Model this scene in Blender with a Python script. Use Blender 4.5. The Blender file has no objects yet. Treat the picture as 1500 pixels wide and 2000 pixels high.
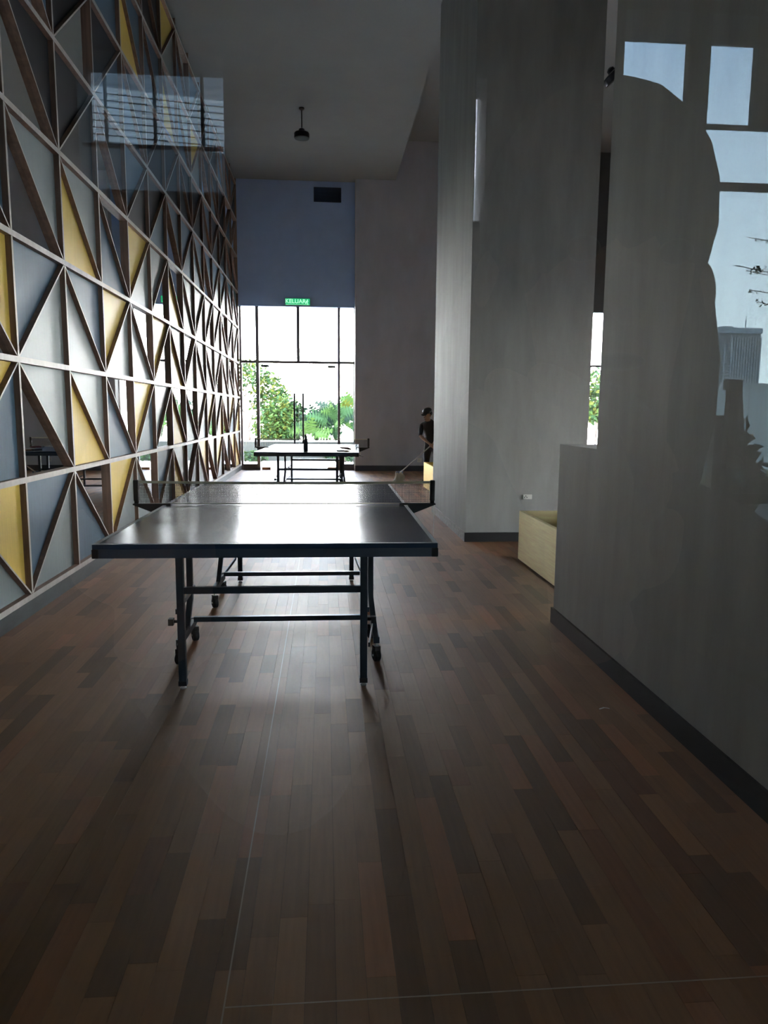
import bpy, bmesh, math, random
import numpy as np
from mathutils import Vector, Matrix

scene = bpy.context.scene
COL = scene.collection
random.seed(7)

# ------------------------------------------------------------------ camera
F_PX, CAM_H = 1415.13, 1.3423
R_AX = Vector((0.99668556, -0.08097082, 0.00785027))
U_AX = Vector((0.00325027, 0.13605802, 0.99069554))
F_AX = Vector((0.08128552, 0.98738642, -0.13587024))
cam_d = bpy.data.cameras.new('camera')
cam_d.sensor_fit = 'VERTICAL'
cam_d.sensor_height = 36.0
cam_d.sensor_width = 27.0
cam_d.lens = 36.0 * F_PX / 2000.0
cam_d.clip_start = 0.01
cam_d.clip_end = 2000
cam = bpy.data.objects.new('camera', cam_d)
COL.objects.link(cam)
M = Matrix.Identity(4)
for i in range(3):
    M[i][0], M[i][1], M[i][2] = R_AX[i], U_AX[i], -F_AX[i]
M[2][3] = CAM_H
cam.matrix_world = M
scene.camera = cam
CAM = Vector((0, 0, CAM_H))
GLASS_Y = 0.12


def ray(u, v):
    return F_AX + R_AX * ((u - 750) / F_PX) - U_AX * ((v - 1000) / F_PX)


def on(u, v, ax, val):
    d = ray(u, v)
    return CAM + d * ((val - CAM[ax]) / d[ax])


def mirrored(u, v, y):
    """point at depth y behind the camera that the front glass reflects to pixel (u,v)"""
    d = ray(u, v)
    t = (2 * GLASS_Y - y) / d.y
    return Vector((d.x * t, y, CAM_H + d.z * t))


def pix(P):
    d = Vector(P) - CAM
    z = d.dot(F_AX)
    return (750 + F_PX * d.dot(R_AX) / z, 1000 - F_PX * d.dot(U_AX) / z) if z > 0.05 else (-9e9, -9e9)


# ------------------------------------------------------------------ sky, exposure
w = bpy.data.worlds.new('overcast_sky')
scene.world = w
w.use_nodes = True
nt = w.node_tree
nt.nodes.clear()
n_out = nt.nodes.new('ShaderNodeOutputWorld')
n_bg = nt.nodes.new('ShaderNodeBackground')
n_tc = nt.nodes.new('ShaderNodeTexCoord')
n_sep = nt.nodes.new('ShaderNodeSeparateXYZ')
n_rmp = nt.nodes.new('ShaderNodeValToRGB')
n_rmp.color_ramp.elements[0].position = 0.0
n_rmp.color_ramp.elements[0].color = (0.985, 0.985, 0.975, 1)
n_rmp.color_ramp.elements[1].position = 0.42
n_rmp.color_ramp.elements[1].color = (0.40, 0.48, 0.63, 1)
nt.links.new(n_tc.outputs['Generated'], n_sep.inputs[0])
nt.links.new(n_sep.outputs['Z'], n_rmp.inputs[0])
nt.links.new(n_rmp.outputs[0], n_bg.inputs[0])
n_bg.inputs[1].default_value = 60.0
nt.links.new(n_bg.outputs[0], n_out.inputs[0])

scene.view_settings.view_transform = 'Standard'
scene.view_settings.look = 'None'
scene.view_settings.gamma = 1.0
scene.view_settings.use_curve_mapping = False
scene.view_settings.exposure = 0.42
scene.cycles.use_denoising = True
scene.cycles.max_bounces = 12
scene.cycles.diffuse_bounces = 6
scene.cycles.glossy_bounces = 5
scene.cycles.transparent_max_bounces = 16
scene.cycles.sample_clamp_indirect = 10.0

# ------------------------------------------------------------------ materials
MATS = {}


def mat(name, color, rough=0.6, metal=0.0, spec=0.5, noise=None, bump=None, emit=None, trans=0.0):
    if name in MATS:
        return MATS[name]
    m = bpy.data.materials.new(name)
    m.use_nodes = True
    t = m.node_tree
    b = t.nodes['Principled BSDF']
    c4 = (*color, 1)
    b.inputs['Base Color'].default_value = c4
    b.inputs['Roughness'].default_value = rough
    b.inputs['Metallic'].default_value = metal
    b.inputs['Specular IOR Level'].default_value = spec
    if emit:
        b.inputs['Emission Color'].default_value = (*emit[0], 1)
        b.inputs['Emission Strength'].default_value = emit[1]
    if trans:
        tb = t.nodes.new('ShaderNodeBsdfTranslucent')
        tb.inputs[0].default_value = (min(1, color[0] * 1.7), min(1, color[1] * 1.6), color[2], 1)
        mx = t.nodes.new('ShaderNodeMixShader')
        mx.inputs[0].default_value = trans
        t.links.new(b.outputs[0], mx.inputs[1])
        t.links.new(tb.outputs[0], mx.inputs[2])
        t.links.new(mx.outputs[0], t.nodes['Material Output'].inputs[0])
    if noise or bump:
        tc = t.nodes.new('ShaderNodeTexCoord')
        mp = t.nodes.new('ShaderNodeMapping')
        t.links.new(tc.outputs['Object'], mp.inputs[0])
    if noise:   # (scale xyz, detail, amount)
        mp.inputs['Scale'].default_value = noise[0]
        nz = t.nodes.new('ShaderNodeTexNoise')
        nz.inputs['Scale'].default_value = 1.0
        nz.inputs['Detail'].default_value = noise[1]
        nz.inputs['Roughness'].default_value = 0.6
        rp = t.nodes.new('ShaderNodeValToRGB')
        a = noise[2]
        rp.color_ramp.elements[0].position = 0.3
        rp.color_ramp.elements[1].position = 0.7
        rp.color_ramp.elements[0].color = (*[x * (1 - a) for x in color], 1)
        rp.color_ramp.elements[1].color = (*[min(1, x * (1 + a)) for x in color], 1)
        t.links.new(mp.outputs[0], nz.inputs['Vector'])
        t.links.new(nz.outputs['Fac'], rp.inputs[0])
        t.links.new(rp.outputs[0], b.inputs['Base Color'])
    if bump:
        mp2 = t.nodes.new('ShaderNodeMapping')
        mp2.inputs['Scale'].default_value = bump[0]
        t.links.new(tc.outputs['Object'], mp2.inputs[0])
        nb = t.nodes.new('ShaderNodeTexNoise')
        nb.inputs['Scale'].default_value = 1.0
        nb.inputs['Detail'].default_value = 4
        bp = t.nodes.new('ShaderNodeBump')
        bp.inputs['Strength'].default_value = bump[1]
        bp.inputs['Distance'].default_value = 0.01
        t.links.new(mp2.outputs[0], nb.inputs['Vector'])
        t.links.new(nb.outputs['Fac'], bp.inputs['Height'])
        t.links.new(bp.outputs[0], b.inputs['Normal'])
    MATS[name] = m
    return m


def glass_mat(name, tint=(1, 1, 1), ior=1.5, two=2.0):
    m = bpy.data.materials.new(name)
    m.use_nodes = True
    t = m.node_tree
    t.nodes.clear()
    o = t.nodes.new('ShaderNodeOutputMaterial')
    tr = t.nodes.new('ShaderNodeBsdfTransparent')
    tr.inputs[0].default_value = (*tint, 1)
    gl = t.nodes.new('ShaderNodeBsdfGlossy')
    gl.inputs['Roughness'].default_value = 0.0
    gl.inputs[0].default_value = (1, 1, 1, 1)
    fr = t.nodes.new('ShaderNodeFresnel')
    fr.inputs[0].default_value = ior
    ml = t.nodes.new('ShaderNodeMath')
    ml.operation = 'MULTIPLY'
    ml.use_clamp = True
    ml.inputs[1].default_value = two
    mx = t.nodes.new('ShaderNodeMixShader')
    t.links.new(fr.outputs[0], ml.inputs[0])
    t.links.new(ml.outputs[0], mx.inputs[0])
    t.links.new(tr.outputs[0], mx.inputs[1])
    t.links.new(gl.outputs[0], mx.inputs[2])
    t.links.new(mx.outputs[0], o.inputs[0])
    return m


GLASS = glass_mat('window_glass', (0.96, 0.965, 0.95))
GLASS_F = glass_mat('front_glass', (0.95, 0.94, 0.93))

PLASTER = mat('grey_plaster', (0.305, 0.318, 0.308), 0.75, noise=((5, 5, 1.1), 6, 0.13), bump=((20, 20, 7), 0.12))
PAINT_BLUE = mat('blue_grey_paint', (0.45, 0.62, 0.98), 0.6, noise=((3, 3, 3), 3, 0.05))
PAINT_PILLAR = mat('mauve_grey_paint', (0.54, 0.57, 0.66), 0.6, noise=((3, 3, 1.5), 4, 0.08))
CEIL = mat('ceiling_paint', (0.29, 0.32, 0.33), 0.8, noise=((2, 2, 2), 2, 0.03))
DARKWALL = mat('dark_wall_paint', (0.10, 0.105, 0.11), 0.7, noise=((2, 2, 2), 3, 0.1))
SKIRT = mat('black_skirting', (0.009, 0.010, 0.012), 0.55, noise=((8, 8, 8), 3, 0.2))
SKIRT_STONE = mat('stone_skirting', (0.30, 0.29, 0.27), 0.55, noise=((40, 40, 40), 5, 0.35))
SKIRT_L = mat('slate_skirting', (0.05, 0.062, 0.064), 0.4, noise=((4, 4, 12), 4, 0.3))
FRAME = mat('window_frame_aluminium', (0.16, 0.155, 0.165), 0.45, 0.3)
FINSIDE = mat('walnut_veneer', (0.25, 0.155, 0.115), 0.5, noise=((30, 30, 3), 5, 0.25))
FINEDGE = mat('pale_edge_band', (0.46, 0.43, 0.40), 0.5, noise=((20, 20, 3), 4, 0.12))
P_LIGHT = mat('pale_brushed_laminate', (0.245, 0.294, 0.300), 0.46, 0.0, 0.38, noise=((60, 60, 2.5), 5, 0.06))
P_YELL = mat('gold_brushed_laminate', (0.72, 0.53, 0.12), 0.48, 0.0, 0.3, noise=((60, 60, 2.5), 5, 0.07))
P_SLATE = mat('slate_brushed_laminate', (0.085, 0.145, 0.205), 0.48, 0.0, 0.26, noise=((60, 60, 2.5), 5, 0.09))
P_SHADE = mat('shade_toned_laminate', (0.018, 0.02, 0.024), 0.5, 0.0, 0.3, noise=((60, 60, 2.5), 5, 0.1))  # near-black tone puts the shade of the upper lattice into the panels
P_MIRR = mat('mirror_panel', (0.80, 0.83, 0.83), 0.015, 1.0)
GOLD = mat('brushed_gold_sheet', (1.0, 0.86, 0.54), 0.48, 0.95, noise=((4, 4, 70), 4, 0.1))
GOLD_Y = mat('yellow_gold_sheet', (0.74, 0.48, 0.10), 0.45, 0.35, noise=((4, 4, 70), 4, 0.08))
TABLE_TOP = mat('navy_table_top', (0.030, 0.055, 0.105), 0.21, 0.0, 0.6)
APRON = mat('navy_apron', (0.045, 0.065, 0.10), 0.45)
STEEL = mat('navy_steel_tube', (0.032, 0.045, 0.062), 0.38, 0.3)
BLACK = mat('black_plastic', (0.012, 0.013, 0.016), 0.5)
WHITELINE = mat('white_line_paint', (0.72, 0.74, 0.76), 0.4)
NETMAT = mat('dark_net_thread', (0.035, 0.04, 0.05), 0.8)
TAPE = mat('grey_white_tape', (0.55, 0.56, 0.60), 0.7, trans=0.35)
CHROME = mat('bright_steel', (0.75, 0.75, 0.74), 0.3, 0.9)
WHITEPL = mat('white_plastic', (0.80, 0.80, 0.76), 0.4)
LEAF1 = mat('leaf_light_green', (0.040, 0.078, 0.016), 0.85, 0.0, 0.15, trans=0.08)
LEAF2 = mat('leaf_mid_green', (0.018, 0.045, 0.013), 0.85, 0.0, 0.15, trans=0.06)
LEAF3 = mat('leaf_dark_green', (0.007, 0.019, 0.010), 0.85, 0.0, 0.15, trans=0.03)
LEAFY = mat('leaf_yellow_green', (0.070, 0.080, 0.012), 0.85, 0.0, 0.15, trans=0.08)
BARK = mat('grey_brown_bark', (0.20, 0.15, 0.12), 0.9, noise=((8, 8, 20), 4, 0.3))
SOIL = mat('dark_soil', (0.05, 0.04, 0.03), 0.95)
DECK = mat('pale_deck', (0.50, 0.44, 0.38), 0.6, noise=((3, 3, 3), 4, 0.1))
CONC = mat('pale_concrete', (0.42, 0.42, 0.40), 0.8, noise=((2, 2, 2), 5, 0.12))
GROUND = mat('hazy_ground', (0.35, 0.36, 0.34), 0.95)


# ------------------------------------------------------------------ mesh helpers
class MB:
    def __init__(self):
        self.v, self.f, self.mi = [], [], []

    def poly(self, verts, faces, mi=0):
        o = len(self.v)
        self.v += [tuple(x) for x in verts]
        for f in faces:
            self.f.append(tuple(i + o for i in f))
            self.mi.append(mi)

    def box(self, lo, hi, mi=0):
        x0, y0, z0 = lo
        x1, y1, z1 = hi
        self.poly([(x0, y0, z0), (x1, y0, z0), (x1, y1, z0), (x0, y1, z0), (x0, y0, z1), (x1, y0, z1), (x1, y1, z1), (x0, y1, z1)],
                  [(0, 3, 2, 1), (4, 5, 6, 7), (0, 1, 5, 4), (1, 2, 6, 5), (2, 3, 7, 6), (3, 0, 4, 7)], mi)
        return self

    def tube(self, pts, r, n=8, mi=0, cap=True):
        pts = [Vector(p) for p in pts]
        rs = r if isinstance(r, (list, tuple)) else [r] * len(pts)
        rings = []
        for i, p in enumerate(pts):
            d = (pts[min(i + 1, len(pts) - 1)] - pts[max(i - 1, 0)]).normalized()
            a = d.cross(Vector((0, 0, 1)))
            if a.length < 1e-3:
                a = Vector((1, 0, 0))
            a.normalize()
            b = d.cross(a)
            rings.append([p + (a * math.cos(2 * math.pi * k / n) + b * math.sin(2 * math.pi * k / n)) * rs[i] for k in range(n)])
        vs = [q for ring in rings for q in ring]
        fs = []
        for i in range(len(pts) - 1):
            for k in range(n):
                k2 = (k + 1) % n
                fs.append((i * n + k, i * n + k2, (i + 1) * n + k2, (i + 1) * n + k))
        if cap:
            fs.append(tuple(range(n)))
            fs.append(tuple((len(pts) - 1) * n + k for k in reversed(range(n))))
        self.poly(vs, fs, mi)
        return self

    def bar(self, a, b, wx, wz, mi=0, roll=None):
        """square bar between points"""
        a, b = Vector(a), Vector(b)
        d = (b - a).normalized()
        s = d.cross(Vector((0, 0, 1)))
        if s.length < 1e-3:
            s = Vector((1, 0, 0))
        s.normalize()
        t = s.cross(d)
        vs = []
        for p in (a, b):
            for i, j in ((-1, -1), (1, -1), (1, 1), (-1, 1)):
                vs.append(p + s * (i * wx / 2) + t * (j * wz / 2))
        self.poly(vs, [(0, 3, 2, 1), (4, 5, 6, 7), (0, 1, 5, 4), (1, 2, 6, 5), (2, 3, 7, 6), (3, 0, 4, 7)], mi)
        return self

    def ellipsoid(self, c, r, nu=12, nv=8, mi=0, rot=None):
        vs, fs = [], []
        for j in range(nv + 1):
            th = math.pi * j / nv
            for i in range(nu):
                ph = 2 * math.pi * i / nu
                q = Vector((r[0] * math.sin(th) * math.cos(ph), r[1] * math.sin(th) * math.sin(ph), r[2] * math.cos(th)))
                if rot is not None:
                    q = rot @ q
                vs.append(Vector(c) + q)
        for j in range(nv):
            for i in range(nu):
                i2 = (i + 1) % nu
                fs.append((j * nu + i, (j + 1) * nu + i, (j + 1) * nu + i2, j * nu + i2))
        self.poly(vs, fs, mi)
        return self

    def lathe(self, prof, c=(0, 0, 0), n=20, mi=0):
        vs, fs = [], []
        for r, z in prof:
            for k in range(n):
                a = 2 * math.pi * k / n
                vs.append((c[0] + r * math.cos(a), c[1] + r * math.sin(a), c[2] + z))
        for i in range(len(prof) - 1):
            for k in range(n):
                k2 = (k + 1) % n
                fs.append((i * n + k, i * n + k2, (i + 1) * n + k2, (i + 1) * n + k))
        fs.append(tuple(reversed(range(n))))
        fs.append(tuple((len(prof) - 1) * n + k for k in range(n)))
        self.poly(vs, fs, mi)
        return self

    def mesh(self, name, mats, smooth=False, fix=True):
        me = bpy.data.meshes.new(name)
        me.from_pydata(self.v, [], self.f)
        ms = mats if isinstance(mats, (list, tuple)) else [mats]
        for m in ms:
            me.materials.append(m)
        if len(ms) > 1:
            me.polygons.foreach_set('material_index', self.mi)
        if fix:
            bm = bmesh.new()
            bm.from_mesh(me)
            bmesh.ops.recalc_face_normals(bm, faces=bm.faces)
            bm.to_mesh(me)
            bm.free()
        if smooth:
            me.polygons.foreach_set('use_smooth', [True] * len(me.polygons))
        me.update()
        return me

    def build(self, name, mats, parent=None, smooth=False, fix=True, bevel=0):
        o = obj(name, self.mesh(name, mats, smooth, fix), parent)
        if bevel:
            b = o.modifiers.new('bevel', 'BEVEL')
            b.width = bevel
            b.segments = 2
            b.limit_method = 'ANGLE'
        return o


def obj(name, me, parent=None, loc=None):
    o = bpy.data.objects.new(name, me)
    COL.objects.link(o)
    if parent is not None:
        o.parent = parent
    if loc is not None:
        o.location = loc
    return o


def tag(o, label=None, cat=None, group=None, kind=None):
    if label:
        o['label'] = label
    if cat:
        o['category'] = cat
    if group:
        o['group'] = group
    if kind:
        o['kind'] = kind
    return o


def thing(name, label, cat, loc=(0, 0, 0), rz=0.0, group=None):
    o = bpy.data.objects.new(name, None)
    o.empty_display_size = 0.1
    COL.objects.link(o)
    o.location = loc
    o.rotation_euler = (0, 0, rz)
    return tag(o, label, cat, group)


def struct(name, mb, m, label, cat, parent=None):
    o = mb.build(name, m, parent)
    return tag(o, label, cat, kind='structure')


def copy_tree(o, parent=None):
    c = o.copy()
    COL.objects.link(c)
    c.parent = parent
    for ch in list(o.children):
        copy_tree(ch, c)
    return c


# ------------------------------------------------------------------ room shell
YB = 17.0            # window wall plane
XL = -1.93           # front plane of the lattice wall
XP = -1.969          # panel plane behind the fins
XC = 1.475           # face of the columns on the right
XR = 7.2
ZC, ZC2 = 6.42, 7.25

# floor base with plank strips on it
floor = struct('floor', MB().box((-2.12, 0.06, -0.25), (XR + 0.2, YB + 0.1, -0.004)), mat('floor_screed', (0.05, 0.035, 0.025), 0.8),
               'brown wood strip floor of the games hall', 'floor')


def plank_material():
    m = bpy.data.materials.new('brown_wood_strip')
    m.use_nodes = True
    t = m.node_tree
    b = t.nodes['Principled BSDF']
    at = t.nodes.new('ShaderNodeAttribute')
    at.attribute_name = 'tone'
    tc = t.nodes.new('ShaderNodeTexCoord')
    mp = t.nodes.new('ShaderNodeMapping')
    mp.inputs['Scale'].default_value = (70, 4, 1)
    nz = t.nodes.new('ShaderNodeTexNoise')
    nz.inputs['Scale'].default_value = 1
    nz.inputs['Detail'].default_value = 5
    mr = t.nodes.new('ShaderNodeMapRange')
    mr.inputs[3].default_value = 0.78
    mr.inputs[4].default_value = 1.22
    ml = t.nodes.new('ShaderNodeMix')
    ml.data_type = 'RGBA'
    ml.blend_type = 'MULTIPLY'
    ml.inputs[0].default_value = 1.0
    t.links.new(tc.outputs['Object'], mp.inputs[0])
    t.links.new(mp.outputs[0], nz.inputs['Vector'])
    t.links.new(nz.outputs['Fac'], mr.inputs[0])
    t.links.new(at.outputs['Color'], ml.inputs[6])
    t.links.new(mr.outputs[0], ml.inputs[7])
    t.links.new(ml.outputs[2], b.inputs['Base Color'])
    # scuffed satin varnish
    nz2 = t.nodes.new('ShaderNodeTexNoise')
    nz2.inputs['Scale'].default_value = 2.2
    nz2.inputs['Detail'].default_value = 6
    mr2 = t.nodes.new('ShaderNodeMapRange')
    mr2.inputs[3].default_value = 0.46
    mr2.inputs[4].default_value = 0.58
    t.links.new(tc.outputs['Object'], nz2.inputs['Vector'])
    t.links.new(nz2.outputs['Fac'], mr2.inputs[0])
    t.links.new(mr2.outputs[0], b.inputs['Roughness'])
    b.inputs['Specular IOR Level'].default_value = 0.7
    return m


PLANK = plank_material()
PW = 0.0725
rp = random.Random(11)
planks = []
xs = np.arange(-1.935, XR, PW)
for x0 in xs:
    y = 0.2 - rp.random() * 0.6
    while y < YB:
        L = rp.choice((0.28, 0.36, 0.45, 0.45, 0.58, 0.7))
        a, b = max(y, 0.14), min(y + L, YB)
        y += L
        if b - a < 0.03:
            continue
        t = rp.random()
        base = (0.27, 0.132, 0.058)
        k = 0.60 if t < 0.2 else (0.80 if t < 0.38 else (1.14 if t > 0.9 else rp.uniform(0.88, 1.08)))
        red = 1.0 + (0.16 if rp.random() < 0.18 else 0.0)
        planks.append((x0, a, min(x0 + PW, XR), b, (base[0] * k * red, base[1] * k, base[2] * k)))


def plank_geo(pl, mb, cols):
    x0, a, x1, b, c = pl
    j = 0.0004
    mb.box((x0 + j, a + j, -0.004), (x1 - j, b - j, 0.0))
    cols += [c] * 6


def set_tone(me, cols):
    at = me.attributes.new('tone', 'FLOAT_COLOR', 'CORNER')
    arr = []
    for p, c in zip(me.polygons, cols):
        arr += [c[0], c[1], c[2], 1.0] * p.loop_total
    at.data.foreach_set('color', arr)


vis = []
for i, pl in enumerate(planks):
    cx, cy = (pl[0] + pl[2]) / 2, (pl[1] + pl[3]) / 2
    u, v = pix((cx, cy, 0))
    if cx < XC and 0 <= u <= 1500 and 0 <= v <= 2000:
        vis.append((cy, i))
vis.sort()
near = set(i for _, i in vis[:300])
rest, rcols = MB(), []
for i, pl in enumerate(planks):
    if i in near:
        mb, cols = MB(), []
        plank_geo(pl, mb, cols)
        me = mb.mesh('floor_strip', PLANK, fix=False)
        set_tone(me, cols)
        obj('floor_strip', me, floor)
    else:
        plank_geo(pl, rest, rcols)
me = rest.mesh('far_floor_strip', PLANK, fix=False)
set_tone(me, rcols)
tag(obj('far_floor_strip', me, floor), kind='stuff')
SEAM = mat('pale_weld_seam', (0.42, 0.33, 0.26), 0.5)
MB().box((-0.2345, 0.14, 0.0), (-0.2305, 8.0, 0.0006)).build('weld_seam', SEAM, floor)
MB().box((-0.23, 1.500, 0.0), (XC, 1.5035, 0.0006)).build('weld_seam', SEAM, floor)

# ceilings
struct('ceiling', MB().box((-2.12, 0.06, ZC), (1.575, YB + 0.1, ZC2 + 0.1)), CEIL, 'pale grey plaster ceiling above the lattice wall', 'ceiling')
struct('ceiling_bay', MB().box((1.575, 0.06, ZC2), (XR + 0.2, YB + 0.1, ZC2 + 0.25)), CEIL, 'higher grey ceiling behind the columns', 'ceiling')

# back wall
bw = MB()
bw.box((-2.12, YB, 3.705), (0.705, YB + 0.22, ZC2 + 0.1))
struct('wall_back', bw, PAINT_BLUE, 'blue grey painted wall above the garden windows', 'wall')
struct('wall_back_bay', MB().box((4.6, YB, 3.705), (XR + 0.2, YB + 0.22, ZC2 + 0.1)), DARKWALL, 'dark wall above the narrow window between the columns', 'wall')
struct('wall_back_pier', MB().box((0.705, YB - 0.25, 0), (4.6, YB + 0.22, ZC2 + 0.1)), PAINT_PILLAR, 'mauve grey pier wall right of the garden door', 'wall')
struct('strip_1', MB().box((0.693, YB - 0.255, 0.0), (0.7045, YB - 0.02, ZC)), mat('pale_pier_strip', (0.62, 0.60, 0.60), 0.5), 'pale strip over the window side of the pier', 'trim')  # pale strip laid over the side face of the pier
struct('baseboard_back', MB().box((0.698, YB - 0.268, 0), (4.6, YB - 0.2505, 0.125)), mat('navy_skirting', (0.05, 0.056, 0.075), 0.4), 'dark navy skirting along the pier wall', 'baseboard')
struct('wall_right', MB().box((XR, 0.06, 2.45), (XR + 0.2, YB + 0.1, ZC2)).box((XR, 0.06, 0), (XR + 0.2, 4.3, 2.45)).box((XR, 5.6, 0), (XR + 0.2, YB + 0.1, 2.45)), PLASTER, 'grey plaster wall behind the columns', 'wall')

# columns on the right
struct('column', MB().box((XC, 7.44, 0), (2.75, 9.8, ZC2)), PLASTER, 'broad grey plaster column beside the gold planter', 'column')
cb = MB().box((XC - 0.012, 7.428, 0), (XC - 0.0002, 9.81, 0.098))
struct('baseboard_column_side', cb, SKIRT_STONE, 'speckled stone skirting on the column side', 'baseboard')
struct('baseboard_column', MB().box((XC - 0.012, 7.426, 0), (2.76, 7.4398, 0.098)), SKIRT, 'black skirting on the column front', 'baseboard')
wb = MB().box((XC, 0.3, 0), (2.75, 3.845, ZC2))
wb.box((XC, 3.845, 0), (2.25, 4.465, 1.155))
struct('wall_partition', wb, PLASTER, 'dark grey plaster wall with a low ledge at its end', 'wall')
sb = MB().box((XC - 0.014, 0.3, 0), (XC - 0.0002, 4.478, 0.1))
sb.box((XC - 0.014, 4.4652, 0), (2.25, 4.478, 0.1))
struct('baseboard_right', sb, SKIRT, 'black skirting below the dark grey wall', 'baseboard')
struct('wall_front', MB().box((-2.12, 0.06, 3.75), (XR + 0.2, 0.2, ZC2 + 0.1)).box((XC, 0.06, 0), (XR + 0.2, 0.2, 3.75)), PLASTER, 'plaster wall above the entrance glass', 'wall')

# ------------------------------------------------------------------ lattice wall
wall_left = struct('wall_left', MB().box((-2.12, 0.06, 0), (XP - 0.012, YB + 0.1, ZC + 0.2)), mat('black_backing_board', (0.03, 0.03, 0.032), 0.8),
                   'lattice wall of brown fins over gold, grey and mirror triangles', 'wall')
struct('baseboard_left', MB().box((-2.0, 0.2, 0), (XL + 0.004, YB - 0.002, 0.1)), SKIRT_L, 'dark slate skirting below the lattice wall', 'baseboard')
Y0, DY = 4.856, 0.9309
ZR = [0.12, 0.891, 1.659, 2.431, 3.211, 3.985, 4.757, 5.529, 6.30]
K0, K1 = -5, 13
FB = [FINSIDE, FINEDGE]


def py(k):
    return Y0 + DY * k


def fin_box(lo, hi):
    m = MB()
    m.box(lo, hi)
    m.mi = [0] * 5 + [0]
    # +X face (front) is face index 3 of box()
    m.mi[3] = 1
    return m


for k in range(K0, K1 + 1):
    hw = 0.0125
    y = py(k)
    if k == K1:
        y = YB - 0.02
    fin_box((XP - 0.011, y - hw, 0.1), (XL, y + hw, ZC - 0.001)).build('vertical_fin', FB, wall_left)
for z in ZR:
    fin_box((XP - 0.0105, py(K0), z - 0.019), (XL + 0.0015, YB - 0.003, z + 0.019)).build('rail', FB, wall_left)

# cell table: (diagonal, upper colour, lower colour); L pale, Y gold, S slate, M mirror, D painted shade
CELLS = {
    (-1, 0): '\\YL', (0, 0): '/SL', (1, 0): '\\MS', (2, 0): '/YL', (3, 0): '\\ML', (4, 0): '/SL', (5, 0): '\\LY', (6, 0): '/ML',
    (7, 0): '\\YL', (8, 0): '\\LM', (9, 0): '/YL', (10, 0): '\\LM', (11, 0): '\\YM', (12, 0): '\\LY',
    (-1, 1): '/YS', (0, 1): '\\LM', (1, 1): '\\LY', (2, 1): '\\MS', (3, 1): '/YS', (4, 1): '/LM', (5, 1): '\\MY', (6, 1): '\\MS',
    (7, 1): '/LS', (8, 1): '/YM', (9, 1): '/LY', (10, 1): '\\LM', (11, 1): '/YS', (12, 1): '/LY',
    (-1, 2): '\\YM', (0, 2): '/SL', (1, 2): '\\SL', (2, 2): '/YL', (3, 2): '\\ML', (4, 2): '/YM', (5, 2): '\\LY', (6, 2): '/ML',
    (7, 2): '\\LL', (8, 2): '\\LS', (9, 2): '/LM', (10, 2): '\\LL', (11, 2): '\\ML', (12, 2): '\\LL',
    (-1, 3): '\\SS', (0, 3): '\\LM', (1, 3): '\\LY', (2, 3): '\\MS', (3, 3): '/YL', (4, 3): '/LM', (5, 3): '\\MY', (6, 3): '\\LL',
    (7, 3): '/LL', (8, 3): '/LM', (9, 3): '/LL', (10, 3): '\\ML', (11, 3): '/LL', (12, 3): '/LL',
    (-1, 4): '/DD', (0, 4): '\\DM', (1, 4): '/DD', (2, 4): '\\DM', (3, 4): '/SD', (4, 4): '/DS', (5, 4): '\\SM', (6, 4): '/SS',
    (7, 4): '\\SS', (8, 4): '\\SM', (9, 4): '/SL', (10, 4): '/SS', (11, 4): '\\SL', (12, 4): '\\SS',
    (3, 6): '\\SY', (5, 7): '/YL', (5, 6): '\\LY', (4, 6): '\\SS', (6, 6): '\\LS', (7, 6): '/YL', (2, 6): '/SS',
}
rc = random.Random(5)
PM = {'L': P_LIGHT, 'Y': P_YELL, 'S': P_SLATE, 'M': P_MIRR, 'D': P_SHADE}


def tri_prism(pts, x0, x1):
    m = MB()
    vs = [(x0, a, b) for a, b in pts] + [(x1, a, b) for a, b in pts]
    n = len(pts)
    fs = [tuple(reversed(range(n))), tuple(range(n, 2 * n))]
    for i in range(n):
        j = (i + 1) % n
        fs.append((i, j, n + j, n + i))
    m.poly(vs, fs)
    return m


for k in range(K0, K1):
    for r in range(len(ZR) - 1):
        ya, yb = py(k) + 0.0125, py(k + 1) - 0.0125
        if k == K1 - 1:
            yb = YB - 0.0325
        za, zb = ZR[r] + 0.019, ZR[r + 1] - 0.019
        c = CELLS.get((k, r))
        if c is None:
            c = rc.choice('\\/') + rc.choice('DDDSM' if r >= 4 else 'SLYM') + rc.choice('DDSDM' if r >= 4 else 'SLYM')  # upper rows mostly take the dark panels that paint shade
        dg, cu, cl = c
        # corners seen from the room: ya is the near (left) side
        if dg == '\\':
            up = [(ya, zb), (yb, zb), (yb, za)]
            lo = [(ya, zb), (yb, za), (ya, za)]
            p, q = (ya, zb), (yb, za)
        else:
            up = [(ya, za), (yb, zb), (ya, zb)]
            lo = [(ya, za), (yb, za), (yb, zb)]
            p, q = (ya, za), (yb, zb)
        jit = rc.uniform(-0.0015, 0.0015)
        tri_prism(up, XP - 0.010, XP + jit).build('panel', PM[cu], wall_left)
        tri_prism(lo, XP - 0.010, XP - jit).build('panel', PM[cl], wall_left)
        # diagonal fin
        d = Vector((q[0] - p[0], q[1] - p[1])).normalized()
        nrm = Vector((-d.y, d.x)) * 0.0065
        pts = [(p[0] + nrm.x, p[1] + nrm.y), (q[0] + nrm.x, q[1] + nrm.y), (q[0] - nrm.x, q[1] - nrm.y), (p[0] - nrm.x, p[1] - nrm.y)]
        m = tri_prism(pts, XP - 0.009, XL - 0.002)
        m.mi[1] = 1
        m.build('diagonal_fin', FB, wall_left)

# ------------------------------------------------------------------ garden window and door
win = thing('window_1', 'tall aluminium garden window around the glass door', 'window', (0, YB, 0))
tag(win, kind='structure')
MX = (-1.905, -1.525, -0.598, 0.333, 0.69)
FD = 0.06


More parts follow.
